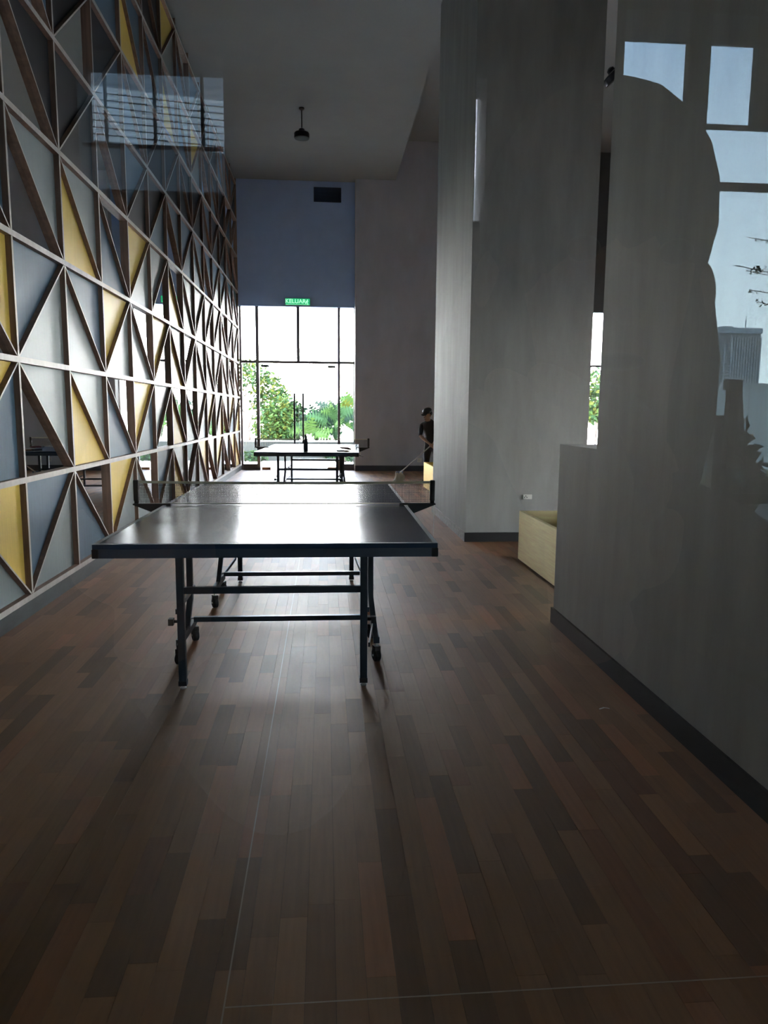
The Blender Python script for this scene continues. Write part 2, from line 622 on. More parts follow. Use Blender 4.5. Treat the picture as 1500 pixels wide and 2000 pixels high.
def fr(name, x0, x1, z0, z1, d=FD, par=None, m=FRAME):
    return MB().box((x0, 0.03, z0), (x1, 0.03 + d, z1)).build(name, m, par or win)


fr('mullion', -1.93, -1.88, 0.0, 3.704)
fr('mullion', -1.56, -1.49, 0.0, 3.704)
fr('mullion', -0.632, -0.563, 2.50, 3.704)
fr('mullion', 0.304, 0.362, 0.0, 3.704)
fr('mullion', 0.672, 0.704, 0.0, 3.704)
for a, b in ((-1.88, -1.56), (-1.49, 0.304), (0.362, 0.672)):
    fr('transom', a, b, 2.445, 2.50)
for a, b in ((-1.88, -1.56), (0.362, 0.672)):
    fr('plinth_panel', a, b, 0.0, 0.135, 0.08, m=mat('navy_plinth', (0.06, 0.066, 0.085), 0.4))
    MB().box((a, 0.05, 0.135), (b, 0.058, 2.445)).build('pane', GLASS, win)
for a, b in ((-1.88, -1.56), (-1.49, -0.632), (-0.563, 0.304), (0.362, 0.672)):
    MB().box((a, 0.05, 2.50), (b, 0.058, 3.704)).build('pane', GLASS, win)

STEELDARK = mat('dark_bronze_steel', (0.035, 0.035, 0.045), 0.35, 0.5)
PATCH = mat('copper_patch_plate', (0.38, 0.17, 0.08), 0.4, 0.5)
for s, n in ((-1, 1), (1, 2)):
    dr = thing('door_%d' % n, ('left' if s < 0 else 'right') + ' leaf of the frameless glass garden door with a long pull bar', 'door', (-0.593, YB, 0))
    tag(dr, kind='structure')
    e = 0.89 * s
    MB().box((min(0.004 * s, e), 0.05, 0.03), (max(0.004 * s, e), 0.062, 2.44)).build('pane', GLASS, dr)
    MB().box((min(0.0, 0.006 * s), 0.046, 0.03), (max(0.0, 0.006 * s), 0.066, 2.44)).build('edge_seal', mat('pale_seal', (0.7, 0.72, 0.72), 0.4), dr)
    hx = 0.099 * s
    h = MB().box((hx - 0.022, -0.03, 0.35), (hx + 0.022, 0.008, 1.77)).build('pull_bar', STEELDARK, dr, bevel=0.006)
    for z in (0.5, 1.6):
        MB().tube([(hx, 0.008, z), (hx, 0.05, z)], 0.012, 10).build('standoff', STEELDARK, h)
    cx = 0.76 * s
    MB().box((cx - 0.09, 0.035, 2.355), (cx + 0.09, 0.075, 2.405)).build('top_patch_fitting', STEELDARK, dr)
    MB().box((cx - 0.1, 0.0, 0.002), (cx + 0.1, 0.075, 0.06)).build('bottom_patch_fitting', PATCH, dr)

win2 = thing('window_2', 'narrow strip of garden window seen between the two columns', 'window', (0, YB, 0))
tag(win2, kind='structure')
for x in (4.6, 5.5, 6.6):
    fr('mullion', x, x + 0.05, 0.0, 3.704, par=win2)
fr('mullion', XR - 0.05, XR - 0.001, 0.0, 3.704, par=win2)
for a, b in ((4.65, 5.5), (5.55, 6.6), (6.65, XR - 0.05)):
    fr('transom', a, b, 2.45, 2.495, par=win2)
    MB().box((a, 0.05, 0.0), (b, 0.058, 2.45)).build('pane', GLASS, win2)
    MB().box((a, 0.05, 2.495), (b, 0.058, 3.704)).build('pane', GLASS, win2)

# ------------------------------------------------------------------ front glass the photograph is taken through
fwn = thing('window_3', 'entrance glass in front of the hall, mirroring the terrace', 'window', (0, GLASS_Y, 0))
tag(fwn, kind='structure')
for a, b in ((-1.93, -0.98), (-0.93, 0.93), (0.98, XC)):
    g = MB()
    g.poly([(a, 0, 0.04), (b, 0, 0.04), (b, 0, 3.70), (a, 0, 3.70)], [(0, 1, 2, 3)])
    g.build('pane', GLASS_F, fwn, fix=False)
for a, b in ((-1.985, -1.93), (-0.98, -0.93), (0.93, 0.98)):
    MB().box((a, -0.03, 0), (b, 0.03, 3.749)).build('mullion', FRAME, fwn)
MB().box((-1.93, -0.03, 0.0), (XC - 0.001, 0.03, 0.04)).build('sill', FRAME, fwn)
MB().box((-1.93, -0.03, 3.70), (XC - 0.001, 0.03, 3.749)).build('head_rail', FRAME, fwn)

wr = thing('added_window_6', 'unseen window added in the bay wall to light the column', 'window', (XR, 0, 0))  # unseen window, added and sized to light the column front
tag(wr, kind='structure')
for a, b in ((4.3, 4.35), (5.55, 5.6)):
    MB().box((0.03, a, 0), (0.09, b, 2.45)).build('mullion', FRAME, wr)
MB().box((0.03, 4.35, 2.40), (0.09, 5.55, 2.45)).build('head_rail', FRAME, wr)
MB().box((0.05, 4.35, 0.0), (0.058, 5.55, 2.40)).build('pane', GLASS, wr)

# ------------------------------------------------------------------ exit sign, grille, sockets
ex = thing('exit_sign', 'green lit KELUAR exit sign above the garden door', 'exit sign', (-0.598, YB - 0.001, 3.805))
GREEN = mat('exit_green_face', (0.0, 0.28, 0.12), 0.5, emit=((0.03, 0.50, 0.21), 0.75))
LETTER = mat('exit_letter_glow', (0.7, 1, 0.8), 0.5, emit=((0.42, 1.0, 0.62), 0.9))
MB().box((-0.285, -0.06, -0.078), (0.285, 0.0, 0.078)).build('housing', mat('exit_housing', (0.16, 0.24, 0.22), 0.5), ex)
fc = MB().box((-0.275, -0.064, -0.070), (0.275, -0.0602, 0.070)).build('face', GREEN, ex)


def text_mesh(s, size, name, m, parent, loc, rot):
    cu = bpy.data.curves.new(name, 'FONT')
    cu.body = s
    cu.size = size
    cu.align_x = 'CENTER'
    cu.align_y = 'CENTER'
    cu.extrude = 0.002
    cu.offset = 0.002
    to = bpy.data.objects.new(name + '_tmp', cu)
    COL.objects.link(to)
    dg = bpy.context.evaluated_depsgraph_get()
    me = bpy.data.meshes.new_from_object(to.evaluated_get(dg))
    bpy.data.objects.remove(to)
    me.materials.clear()
    me.materials.append(m)
    o = obj(name, me, parent, loc)
    o.rotation_euler = rot
    return o


text_mesh('KELUAR', 0.128, 'lettering', LETTER, fc, (-0.045, -0.066, 0.006), (math.pi / 2, 0, 0))
pic = MB()
pic.ellipsoid((0.222, -0.066, 0.040), (0.012, 0.003, 0.012), 8, 6)
for a, b in (((0.218, 0.026), (0.208, -0.012)), ((0.208, -0.012), (0.230, -0.03)), ((0.230, -0.03), (0.222, -0.056)), ((0.208, -0.012), (0.190, -0.036)),
             ((0.190, -0.036), (0.172, -0.034)), ((0.218, 0.022), (0.240, 0.006)), ((0.214, 0.022), (0.192, 0.012)), ((0.192, 0.012), (0.186, -0.008))):
    pic.bar((a[0], -0.0655, a[1]), (b[0], -0.0655, b[1]), 0.004, 0.012)
pic.build('running_figure', LETTER, fc)
MB().box((-0.26, -0.0665, -0.066), (0.26, -0.0643, -0.060)).build('light_strip', LETTER, fc)

vg = thing('air_grille', 'dark blue rectangular air grille high on the back wall', 'grille', (0.08, YB - 0.001, 6.135))
VM = mat('dark_blue_grille', (0.055, 0.075, 0.13), 0.5)
MB().box((-0.29, -0.008, -0.145), (0.29, 0, 0.145)).build('backing', mat('grille_back', (0.03, 0.045, 0.085), 0.7), vg)
for a in ((-0.305, -0.155, -0.29, 0.155), (0.29, -0.155, 0.305, 0.155), (-0.29, 0.143, 0.29, 0.155), (-0.29, -0.155, 0.29, -0.143)):
    MB().box((a[0], -0.025, a[1]), (a[2], 0, a[3])).build('frame', VM, vg)
for i in range(9):
    z = -0.124 + i * 0.031
    s = MB()
    s.poly([(-0.29, -0.022, z - 0.008), (0.29, -0.022, z - 0.008), (0.29, -0.009, z + 0.008), (-0.29, -0.009, z + 0.008),
            (-0.29, -0.022, z - 0.005), (0.29, -0.022, z - 0.005), (0.29, -0.009, z + 0.011), (-0.29, -0.009, z + 0.011)],
           [(0, 1, 2, 3), (4, 7, 6, 5), (0, 4, 5, 1), (2, 6, 7, 3), (1, 5, 6, 2), (0, 3, 7, 4)])
    s.build('slat', VM, vg)


def socket(label, loc, w_, h_):
    s = thing('wall_socket', label, 'socket', loc)
    MB().box((-w_ / 2, -0.012, -h_ / 2), (w_ / 2, 0, h_ / 2)).build('faceplate', WHITEPL, s, bevel=0.003)
    MB().box((w_ * 0.12, -0.016, -h_ * 0.1), (w_ * 0.3, -0.0122, h_ * 0.28)).build('switch', WHITEPL, s)
    hol = MB()
    for dx, dz in ((-0.18, 0.2), (-0.3, -0.1), (-0.06, -0.1)):
        hol.box((dx * w_ - 0.004, -0.0127, dz * h_ - 0.006), (dx * w_ + 0.004, -0.0121, dz * h_ + 0.006))
    hol.build('pin_hole', BLACK, s)
    return s


socket('small white wall socket on the pier behind the cleaner', (2.2, YB - 0.2502, 0.253), 0.105, 0.1)
socket('white wall socket low on the column above the gold planter', (2.125, 7.4398, 0.475), 0.1, 0.05)


# ------------------------------------------------------------------ pendant lamps
def pendant(label, top, zlamp, tilt=0.0, lit=0.0, r=0.13):
    L = thing('pendant_lamp', label, 'lamp', (top[0], top[1], top[2]))
    dz = zlamp - top[2]
    MB().lathe([(0.045, 0), (0.045, -0.02), (0.02, -0.035)], n=16).build('ceiling_cup', BLACK, L, smooth=False)
    MB().tube([(0, 0, -0.03), (0, 0, dz + 0.16)], 0.011, 8).build('rod', BLACK, L)
    h = MB().lathe([(0.02, 0.15), (0.05, 0.13), (0.055, 0.09), (r * 0.93, 0.075), (r, 0.06), (r, 0.0), (r * 0.97, -0.008)], n=28).build('housing', mat('lamp_housing', (0.018, 0.02, 0.032), 0.4, 0.2), L)
    h.location = (0, 0, dz)
    h.rotation_euler = (0, tilt, 0)
    m = mat('lamp_diffuser', (0.75, 0.77, 0.8), 0.4)
    d = MB().lathe([(r * 0.78, -0.008), (r * 0.78, -0.013)], n=28).build('diffuser', m, h)
    MB().lathe([(r * 0.96, -0.0085), (r * 0.80, -0.0085), (r * 0.80, -0.016), (r * 0.96, -0.016)], n=28).build('rim', mat('lamp_rim', (0.03, 0.03, 0.04), 0.4), h)
    return L


pendant('round black pendant lamp hanging from the pale ceiling', (-0.37, 13.1, ZC), 5.95)
lp = on(1189, 150, 1, 10.3)
pendant('tilted black pendant lamp in the gap beside the column', (lp.x + 0.10, lp.y, ZC2), lp.z, -0.75, r=0.17)

# ------------------------------------------------------------------ table tennis tables


def caster(par, x, y, turn):
    c = bpy.data.objects.new('caster', None)
    R_ = 0.036
    f = MB()
    f.box((-0.016, -0.02, 0.055), (0.016, 0.02, 0.088))
    f.box((-0.019, -0.012, 0.03), (-0.0155, 0.012, 0.075))
    f.box((0.0155, -0.012, 0.03), (0.019, 0.012, 0.075))
    me = f.mesh('caster', BLACK)
    c = obj('caster', me, par, (x, y, 0))
    c.rotation_euler = (0, 0, turn)
    w_ = MB()
    n = 18
    prof = [(-0.015, R_ - 0.004), (-0.011, R_), (0.011, R_), (0.015, R_ - 0.004)]
    vs, fs = [], []
    for xx, rr in prof:
        for k in range(n):
            a = 2 * math.pi * k / n
            vs.append((xx, rr * math.cos(a), R_ + rr * math.sin(a)))
    for i in range(3):
        for k in range(n):
            k2 = (k + 1) % n
            fs.append((i * n + k, i * n + k2, (i + 1) * n + k2, (i + 1) * n + k))
    fs += [tuple(range(n)), tuple(3 * n + k for k in range(n))]
    w_.poly(vs, fs)
    w_.build('wheel', BLACK, c)
    MB().tube([(-0.022, 0, R_), (0.022, 0, R_)], 0.006, 8).build('axle', CHROME, c)
    MB().tube([(0, 0, 0.088), (0, 0, 0.105)], 0.009, 8).build('stem', CHROME, c)
    return c


def make_table(label):
    T = thing('table_tennis_table', label, 'table', group='table tennis tables')
    W, H = 0.7625, 1.37
    for s in (-1, 1):
        ya, yb = (-H, -0.004) if s < 0 else (0.004, H)
        top = MB().box((-W, ya, 0.738), (W, yb, 0.76)).build('tabletop_half', TABLE_TOP, T, bevel=0.0015)
        z0, z1 = 0.7602, 0.7606
        for x0, x1, y0, y1 in ((-W, -W + 0.02, ya, yb), (W - 0.02, W, ya, yb), (-W + 0.02, W - 0.02, (ya if s < 0 else yb - 0.02), (ya + 0.02 if s < 0 else yb))):
            MB().box((x0, y0, z0), (x1, y1, z1)).build('edge_line', WHITELINE, top)
        MB().box((-0.0015, min(ya, yb) + 0.02, z0), (0.0015, max(ya, yb) - 0.02, z1)).build('centre_line', WHITELINE, top)
        # apron frame below the top
        ye = ya if s < 0 else yb
        yo = ye + (0.022 if s < 0 else -0.022)
        MB().box((-W + 0.012, min(ye, yo), 0.698), (W - 0.012, max(ye, yo), 0.7378)).build('end_apron', APRON, T)
        for sx in (-1, 1):
            MB().box((min(sx * W, sx * (W - 0.022)), ya + 0.025, 0.7), (max(sx * W, sx * (W - 0.022)), yb - 0.02, 0.7378)).build('side_apron', APRON, T)
            cx0, cx1 = sorted((sx * (W + 0.003), sx * (W - 0.028)))
            cy0, cy1 = sorted((ye - 0.003 * (1 if s < 0 else -1), ye + 0.028 * (1 if s < 0 else -1)))
            MB().box((cx0, cy0, 0.697), (cx1, cy1, 0.7379)).build('corner_cap', BLACK, T, bevel=0.004)
        # outer legs
        for sx in (-1, 1):
            lg = MB().box((sx * 0.44 - 0.0175, s * 1.12 - 0.0175, 0.02), (sx * 0.44 + 0.0175, s * 1.12 + 0.0175, 0.737)).build('leg', STEEL, T, bevel=0.003)
            MB().lathe([(0.014, 0.0), (0.016, 0.006), (0.006, 0.012), (0.006, 0.022)], (sx * 0.44, s * 1.12, 0), 10).build('glide_foot', CHROME, lg)
            MB().box((sx * 0.44 - 0.0195, s * 1.12 - 0.0195, 0.018), (sx * 0.44 + 0.0195, s * 1.12 + 0.0195, 0.042)).build('rubber_boot', BLACK, lg)
            # inner leg, bent outwards at the bottom
            il = MB()
            il.bar((sx * 0.501, s * 0.57, 0.737), (sx * 0.503, s * 0.57, 0.30), 0.034, 0.030)
            il.bar((sx * 0.503, s * 0.57, 0.31), (sx * 0.525, s * 0.57, 0.135), 0.034, 0.030)
            il.build('inner_leg', STEEL, T)
            MB().bar((sx * 0.525, s * 0.79, 0.122), (sx * 0.525, s * 0.35, 0.122), 0.032, 0.034).build('wheel_bar', STEEL, T)
            caster(T, sx * 0.525, s * 0.775, 0.35 * sx)
            caster(T, sx * 0.52, s * 0.365, -0.5 * sx)
            MB().bar((sx * 0.462, s * 1.12, 0.385), (sx * 0.480, s * 0.57, 0.375), 0.010, 0.024).build('side_strut', STEEL, T)
            MB().bar((sx * 0.468, s * 1.10, 0.20), (sx * 0.512, s * 0.60, 0.150), 0.008, 0.022).build('lower_link', STEEL, T)
            b = MB().tube([(sx * 0.455, s * 1.12, 0.337), (sx * 0.488, s * 1.12, 0.337)], 0.008, 8)
            b.box((sx * 0.488 - 0.012, s * 1.12 - 0.016, 0.320), (sx * 0.488 + 0.012, s * 1.12 + 0.016, 0.352))
            b.build('latch_knob', BLACK, T)
            MB().tube([(sx * 0.455, s * 0.57, 0.195), (sx * 0.525, s * 0.57, 0.195)], 0.006, 8).build('bolt', CHROME, T)
        MB().box((-0.4225, s * 1.12 - 0.013, 0.475), (0.4225, s * 1.12 + 0.013, 0.506)).build('cross_bar', STEEL, T)
        MB().box((-0.485, s * 0.57 - 0.013, 0.176), (0.485, s * 0.57 + 0.013, 0.204)).build('cross_bar', STEEL, T)
        MB().box((-0.483, s * 0.57 - 0.012, 0.70), (0.483, s * 0.57 + 0.012, 0.7378)).build('under_bar', STEEL, T)
    return T


t1 = make_table('navy table tennis table standing nearest the entrance')
t1.location = (-0.2409, 4.5735, 0)
t1.rotation_euler = (0, 0, -0.0097)
t2 = copy_tree(t1)
t2.location = (-0.205, 12.02, 0)
t2.rotation_euler = (0, 0, -0.045)
t2['label'] = 'navy table tennis table in front of the garden door'


def make_net(label):
    N = thing('table_tennis_net', label, 'net', group='table tennis nets')
    X = 0.912
    m = MB()
    yb = 0.0
    t = 0.0011
    nx = 196
    for i in range(nx + 1):
        xx = -X + 2 * X * i / nx
        m.poly([(xx - t, yb, 0.772), (xx + t, yb, 0.772), (xx + t, yb, 0.9), (xx - t, yb, 0.9)], [(0, 1, 2, 3)])
    nz = 14
    for i in range(nz + 1):
        z = 0.772 + 0.128 * i / nz
        m.poly([(-X, yb + 0.0004, z - t), (X, yb + 0.0004, z - t), (X, yb + 0.0004, z + t), (-X, yb + 0.0004, z + t)], [(0, 1, 2, 3)])
    o = m.build('mesh', NETMAT, N, fix=False)
    tp = MB()
    n = 24
    for i in range(n):
        xa, xb = -X + 2 * X * i / n, -X + 2 * X * (i + 1) / n
        sag = lambda x: -0.006 * (1 - (x / X) ** 2)
        za, zb = 0.9125 + sag(xa), 0.9125 + sag(xb)
        tp.poly([(xa, -0.003, za - 0.015), (xb, -0.003, zb - 0.015), (xb, -0.003, zb), (xa, -0.003, za),
                 (xa, 0.003, za - 0.015), (xb, 0.003, zb - 0.015), (xb, 0.003, zb), (xa, 0.003, za)],
                [(0, 1, 2, 3), (5, 4, 7, 6), (3, 2, 6, 7), (0, 4, 5, 1)])
    tp.build('top_tape', TAPE, N)
    MB().box((-X, -0.0015, 0.766), (X, 0.0015, 0.773)).build('bottom_cord', TAPE, N)
    for s in (-1, 1):
        MB().box((s * 0.925 - 0.016, -0.016, 0.785), (s * 0.925 + 0.016, 0.016, 0.918)).build('post', BLACK, N, bevel=0.006)
        MB().box((s * 0.925 - 0.012, -0.012, 0.755), (s * 0.925 + 0.012, 0.012, 0.786)).build('post_base', BLACK, N)
        a, b = sorted((s * 0.945, s * 0.715))
        cl = MB().box((a, -0.02, 0.7612), (b, 0.02, 0.7705)).build('clamp_bar', BLACK, N)
        gus = MB()
        for yy in (-0.014, 0.008):
            p = [(s * 0.94, 0.7605), (s * 0.772, 0.7605), (s * 0.772, 0.690), (s * 0.80, 0.705)]
            gus.poly([(x_, yy, z_) for x_, z_ in p] + [(x_, yy + 0.006, z_) for x_, z_ in p], [(0, 1, 2, 3), (7, 6, 5, 4), (0, 4, 5, 1), (1, 5, 6, 2), (2, 6, 7, 3), (3, 7, 4, 0)])
        gus.build('gusset', BLACK, N)
        MB().tube([(s * 0.79, 0, 0.64), (s * 0.79, 0, 0.735)], 0.007, 8).build('clamp_screw', CHROME, N)
        MB().bar((s * 0.775, -0.03, 0.642), (s * 0.83, -0.15, 0.628), 0.012, 0.01).build('clamp_lever', BLACK, N)
    MB().tube([(0.935, -0.014, 0.765), (0.936, -0.016, 0.66), (0.932, -0.018, 0.56)], 0.0018, 6).build('hanging_cord', TAPE, N)
    return N


n1 = make_net('net with grey tape clamped across the nearest table')
n1.location = t1.location
n1.rotation_euler = t1.rotation_euler
n2 = copy_tree(n1)
n2.location = t2.location
n2.rotation_euler = t2.rotation_euler
n2['label'] = 'net clamped across the far table by the garden door'

# bottle and bats on the far table
bp_ = on(597, 882, 2, 0.76)
bot = thing('drink_bottle', 'slim dark bottle standing on the end of the far table', 'bottle', (bp_.x, bp_.y + 0.04, 0.7612))
MB().lathe([(0.028, 0), (0.033, 0.006), (0.033, 0.13), (0.026, 0.16), (0.014, 0.195), (0.014, 0.215)], n=20).build('body', mat('dark_bottle', (0.03, 0.035, 0.055), 0.25), bot, smooth=True)
MB().lathe([(0.016, 0.215), (0.016, 0.245), (0.013, 0.25)], n=16).build('cap', BLACK, bot)
RUB = mat('dark_rubber', (0.05, 0.035, 0.04), 0.7)
REDR = mat('red_rubber', (0.16, 0.03, 0.035), 0.7)
WOODH = mat('bat_handle_wood', (0.32, 0.2, 0.12), 0.6)
for i, (u, v, a, tilt, lab) in enumerate(((667, 881.5, 0.5, 0.0, 'dark table tennis bat lying flat on the far table'),
                                          (674, 880.5, 2.6, 0.16, 'table tennis bat propped on the other bat, far table'))):
    q = on(u, v, 2, 0.76)
    b = thing('table_tennis_bat', lab, 'bat', (q.x, q.y, 0.7645 + 0.030 * i), a, 'bats on the far table')
    b.rotation_euler = (tilt, 0, a)
    bl = MB()
    n = 22
    pts = []
    for k in range(n):
        an = 2 * math.pi * k / n
        pts.append((0.078 * math.cos(an), 0.084 * math.sin(an)))
    bl.poly([(x_, y_, 0) for x_, y_ in pts] + [(x_, y_, 0.012) for x_, y_ in pts],
            [tuple(reversed(range(n))), tuple(range(n, 2 * n))] + [(k, (k + 1) % n, n + (k + 1) % n, n + k) for k in range(n)])
    bl.build('blade', RUB if i == 0 else REDR, b)
    MB().box((-0.014, -0.175, -0.003), (0.014, -0.075, 0.018)).build('handle', WOODH, b, bevel=0.004)


# ------------------------------------------------------------------ planters
def planter(label, x0, x1, y0, y1, h_, m):
    P = thing('planter_box', label, 'planter', ((x0 + x1) / 2, (y0 + y1) / 2, 0), group='gold planter boxes')
    hx, hy, t = (x1 - x0) / 2, (y1 - y0) / 2, 0.012
    MB().box((-hx, -hy, 0.018), (-hx + t, hy, h_)).build('side_panel', m, P)
    MB().box((hx - t, -hy, 0.018), (hx, hy, h_)).build('side_panel', m, P)
    MB().box((-hx + t, -hy, 0.018), (hx - t, -hy + t, h_)).build('end_panel', m, P)
    MB().box((-hx + t, hy - t, 0.018), (hx - t, hy, h_)).build('end_panel', m, P)
    MB().box((-hx + 0.02, -hy + 0.02, 0.0), (hx - 0.02, hy - 0.02, 0.03)).build('base', BLACK, P)
    for a, b in (((-hx + t, -hy + t), (-hx + 0.03, hy - t)), ((hx - 0.03, -hy + t), (hx - t, hy - t))):
        MB().box((a[0], a[1], h_ - 0.012), (b[0], b[1], h_)).build('rim', m, P)
    return P


planter('brushed gold planter box beside the broad grey column', 1.775, 2.42, 4.75, 6.45, 0.462, GOLD)
planter('yellow gold planter box in front of the cleaner', 1.785, 2.42, 11.3, 13.0, 0.462, GOLD_Y)


# ------------------------------------------------------------------ people
def skin_body(name, joints, edges, mats, zone, root, extra=None, sub=2):
    """joints: name -> (pos, rx, ry); one continuous skinned mesh, faces coloured by the nearest bone"""
    names = list(joints)
    idx = {n: i for i, n in enumerate(names)}
    me = bpy.data.meshes.new(name + '_rig')
    me.from_pydata([joints[n][0] for n in names], [(idx[a], idx[b]) for a, b in edges], [])
    o = bpy.data.objects.new(name + '_tmp', me)
    COL.objects.link(o)
    sk = o.modifiers.new('skin', 'SKIN')
    sk.use_smooth_shade = True
    lay = me.skin_vertices[0].data
    for n in names:
        lay[idx[n]].radius = joints[n][1:3]
        lay[idx[n]].use_root = (n == root)
    ss = o.modifiers.new('sub', 'SUBSURF')
    ss.levels = sub
    ss.render_levels = sub
    dg = bpy.context.evaluated_depsgraph_get()
    out = bpy.data.meshes.new_from_object(o.evaluated_get(dg))
    bpy.data.objects.remove(o)
    out.materials.clear()
    for m in mats:
        out.materials.append(m)
    segs = [(Vector(joints[a][0]), Vector(joints[b][0]), zone.get((a, b), 0)) for a, b in edges]
    for p in out.polygons:
        c = p.center
        best, bi = 1e9, 0
        for a, b, zi in segs:
            ab = b - a
            t = max(0, min(1, (c - a).dot(ab) / max(ab.length_squared, 1e-9)))
            d = (c - (a + ab * t)).length
            if d < best:
                best, bi = d, zi
        p.material_index = bi
        p.use_smooth = True
    if extra:
        bm = bmesh.new()
        bm.from_mesh(out)
        for c, r, mi in extra:
            g = bmesh.ops.create_uvsphere(bm, u_segments=10, v_segments=8, radius=1.0, matrix=Matrix.Translation(c) @ Matrix.Diagonal((*r, 1)))
            fs = set()
            for v in g['verts']:
                fs.update(v.link_faces)
            for f in fs:
                f.material_index = mi
                f.smooth = True
        bm.to_mesh(out)
        bm.free()
    out.update()
    return out


SKIN = mat('brown_skin', (0.36, 0.22, 0.16), 0.55)
SHIRT = mat('black_shirt_cloth', (0.016, 0.018, 0.028), 0.85, noise=((25, 25, 25), 3, 0.2))
PANTS = mat('navy_trouser_cloth', (0.017, 0.019, 0.03), 0.85, noise=((25, 25, 25), 3, 0.2))
SHOE = mat('black_shoe', (0.012, 0.012, 0.013), 0.6)
HAIR = mat('black_hair', (0.012, 0.014, 0.016), 0.6, noise=((60, 60, 20), 4, 0.3))
EYE = mat('eye_dark', (0.02, 0.015, 0.012), 0.3)


def hand_chain(J, E, Z, pre, wrist, palm_dir, side, grip, mi=2):
    """five fingers leaving the palm, curled along grip"""
    palm_dir = palm_dir.normalized()
    side = side.normalized()
    palm = wrist + palm_dir * 0.045
    J[pre + 'palm'] = (palm, 0.022, 0.018)
    E.append((pre + 'wrist', pre + 'palm'))
    Z[(pre + 'wrist', pre + 'palm')] = mi
    for i, (off, ln) in enumerate(((-0.028, 0.05), (-0.009, 0.06), (0.010, 0.057), (0.027, 0.046))):
        k = palm + palm_dir * 0.035 + side * off
        m1 = k + palm_dir * ln * 0.5 + grip * ln * 0.3
        m2 = m1 + grip * ln * 0.5
        for nn, pp, rr in (('k', k, 0.0095), ('m', m1, 0.0085), ('t', m2, 0.0075)):
            J['%sf%d%s' % (pre, i, nn)] = (pp, rr, rr)
        ch = [pre + 'palm'] + ['%sf%d%s' % (pre, i, nn) for nn in 'kmt']
        for a, b in zip(ch, ch[1:]):
            E.append((a, b))
            Z[(a, b)] = mi
    t1_ = palm - side * 0.032 - palm_dir * 0.005
    t2_ = t1_ - side * 0.010 + palm_dir * 0.025 + grip * 0.012
    J[pre + 'th1'] = (t1_, 0.011, 0.011)
    J[pre + 'th2'] = (t2_, 0.0088, 0.0088)
    for a, b in ((pre + 'palm', pre + 'th1'), (pre + 'th1', pre + 'th2')):
        E.append((a, b))
        Z[(a, b)] = mi


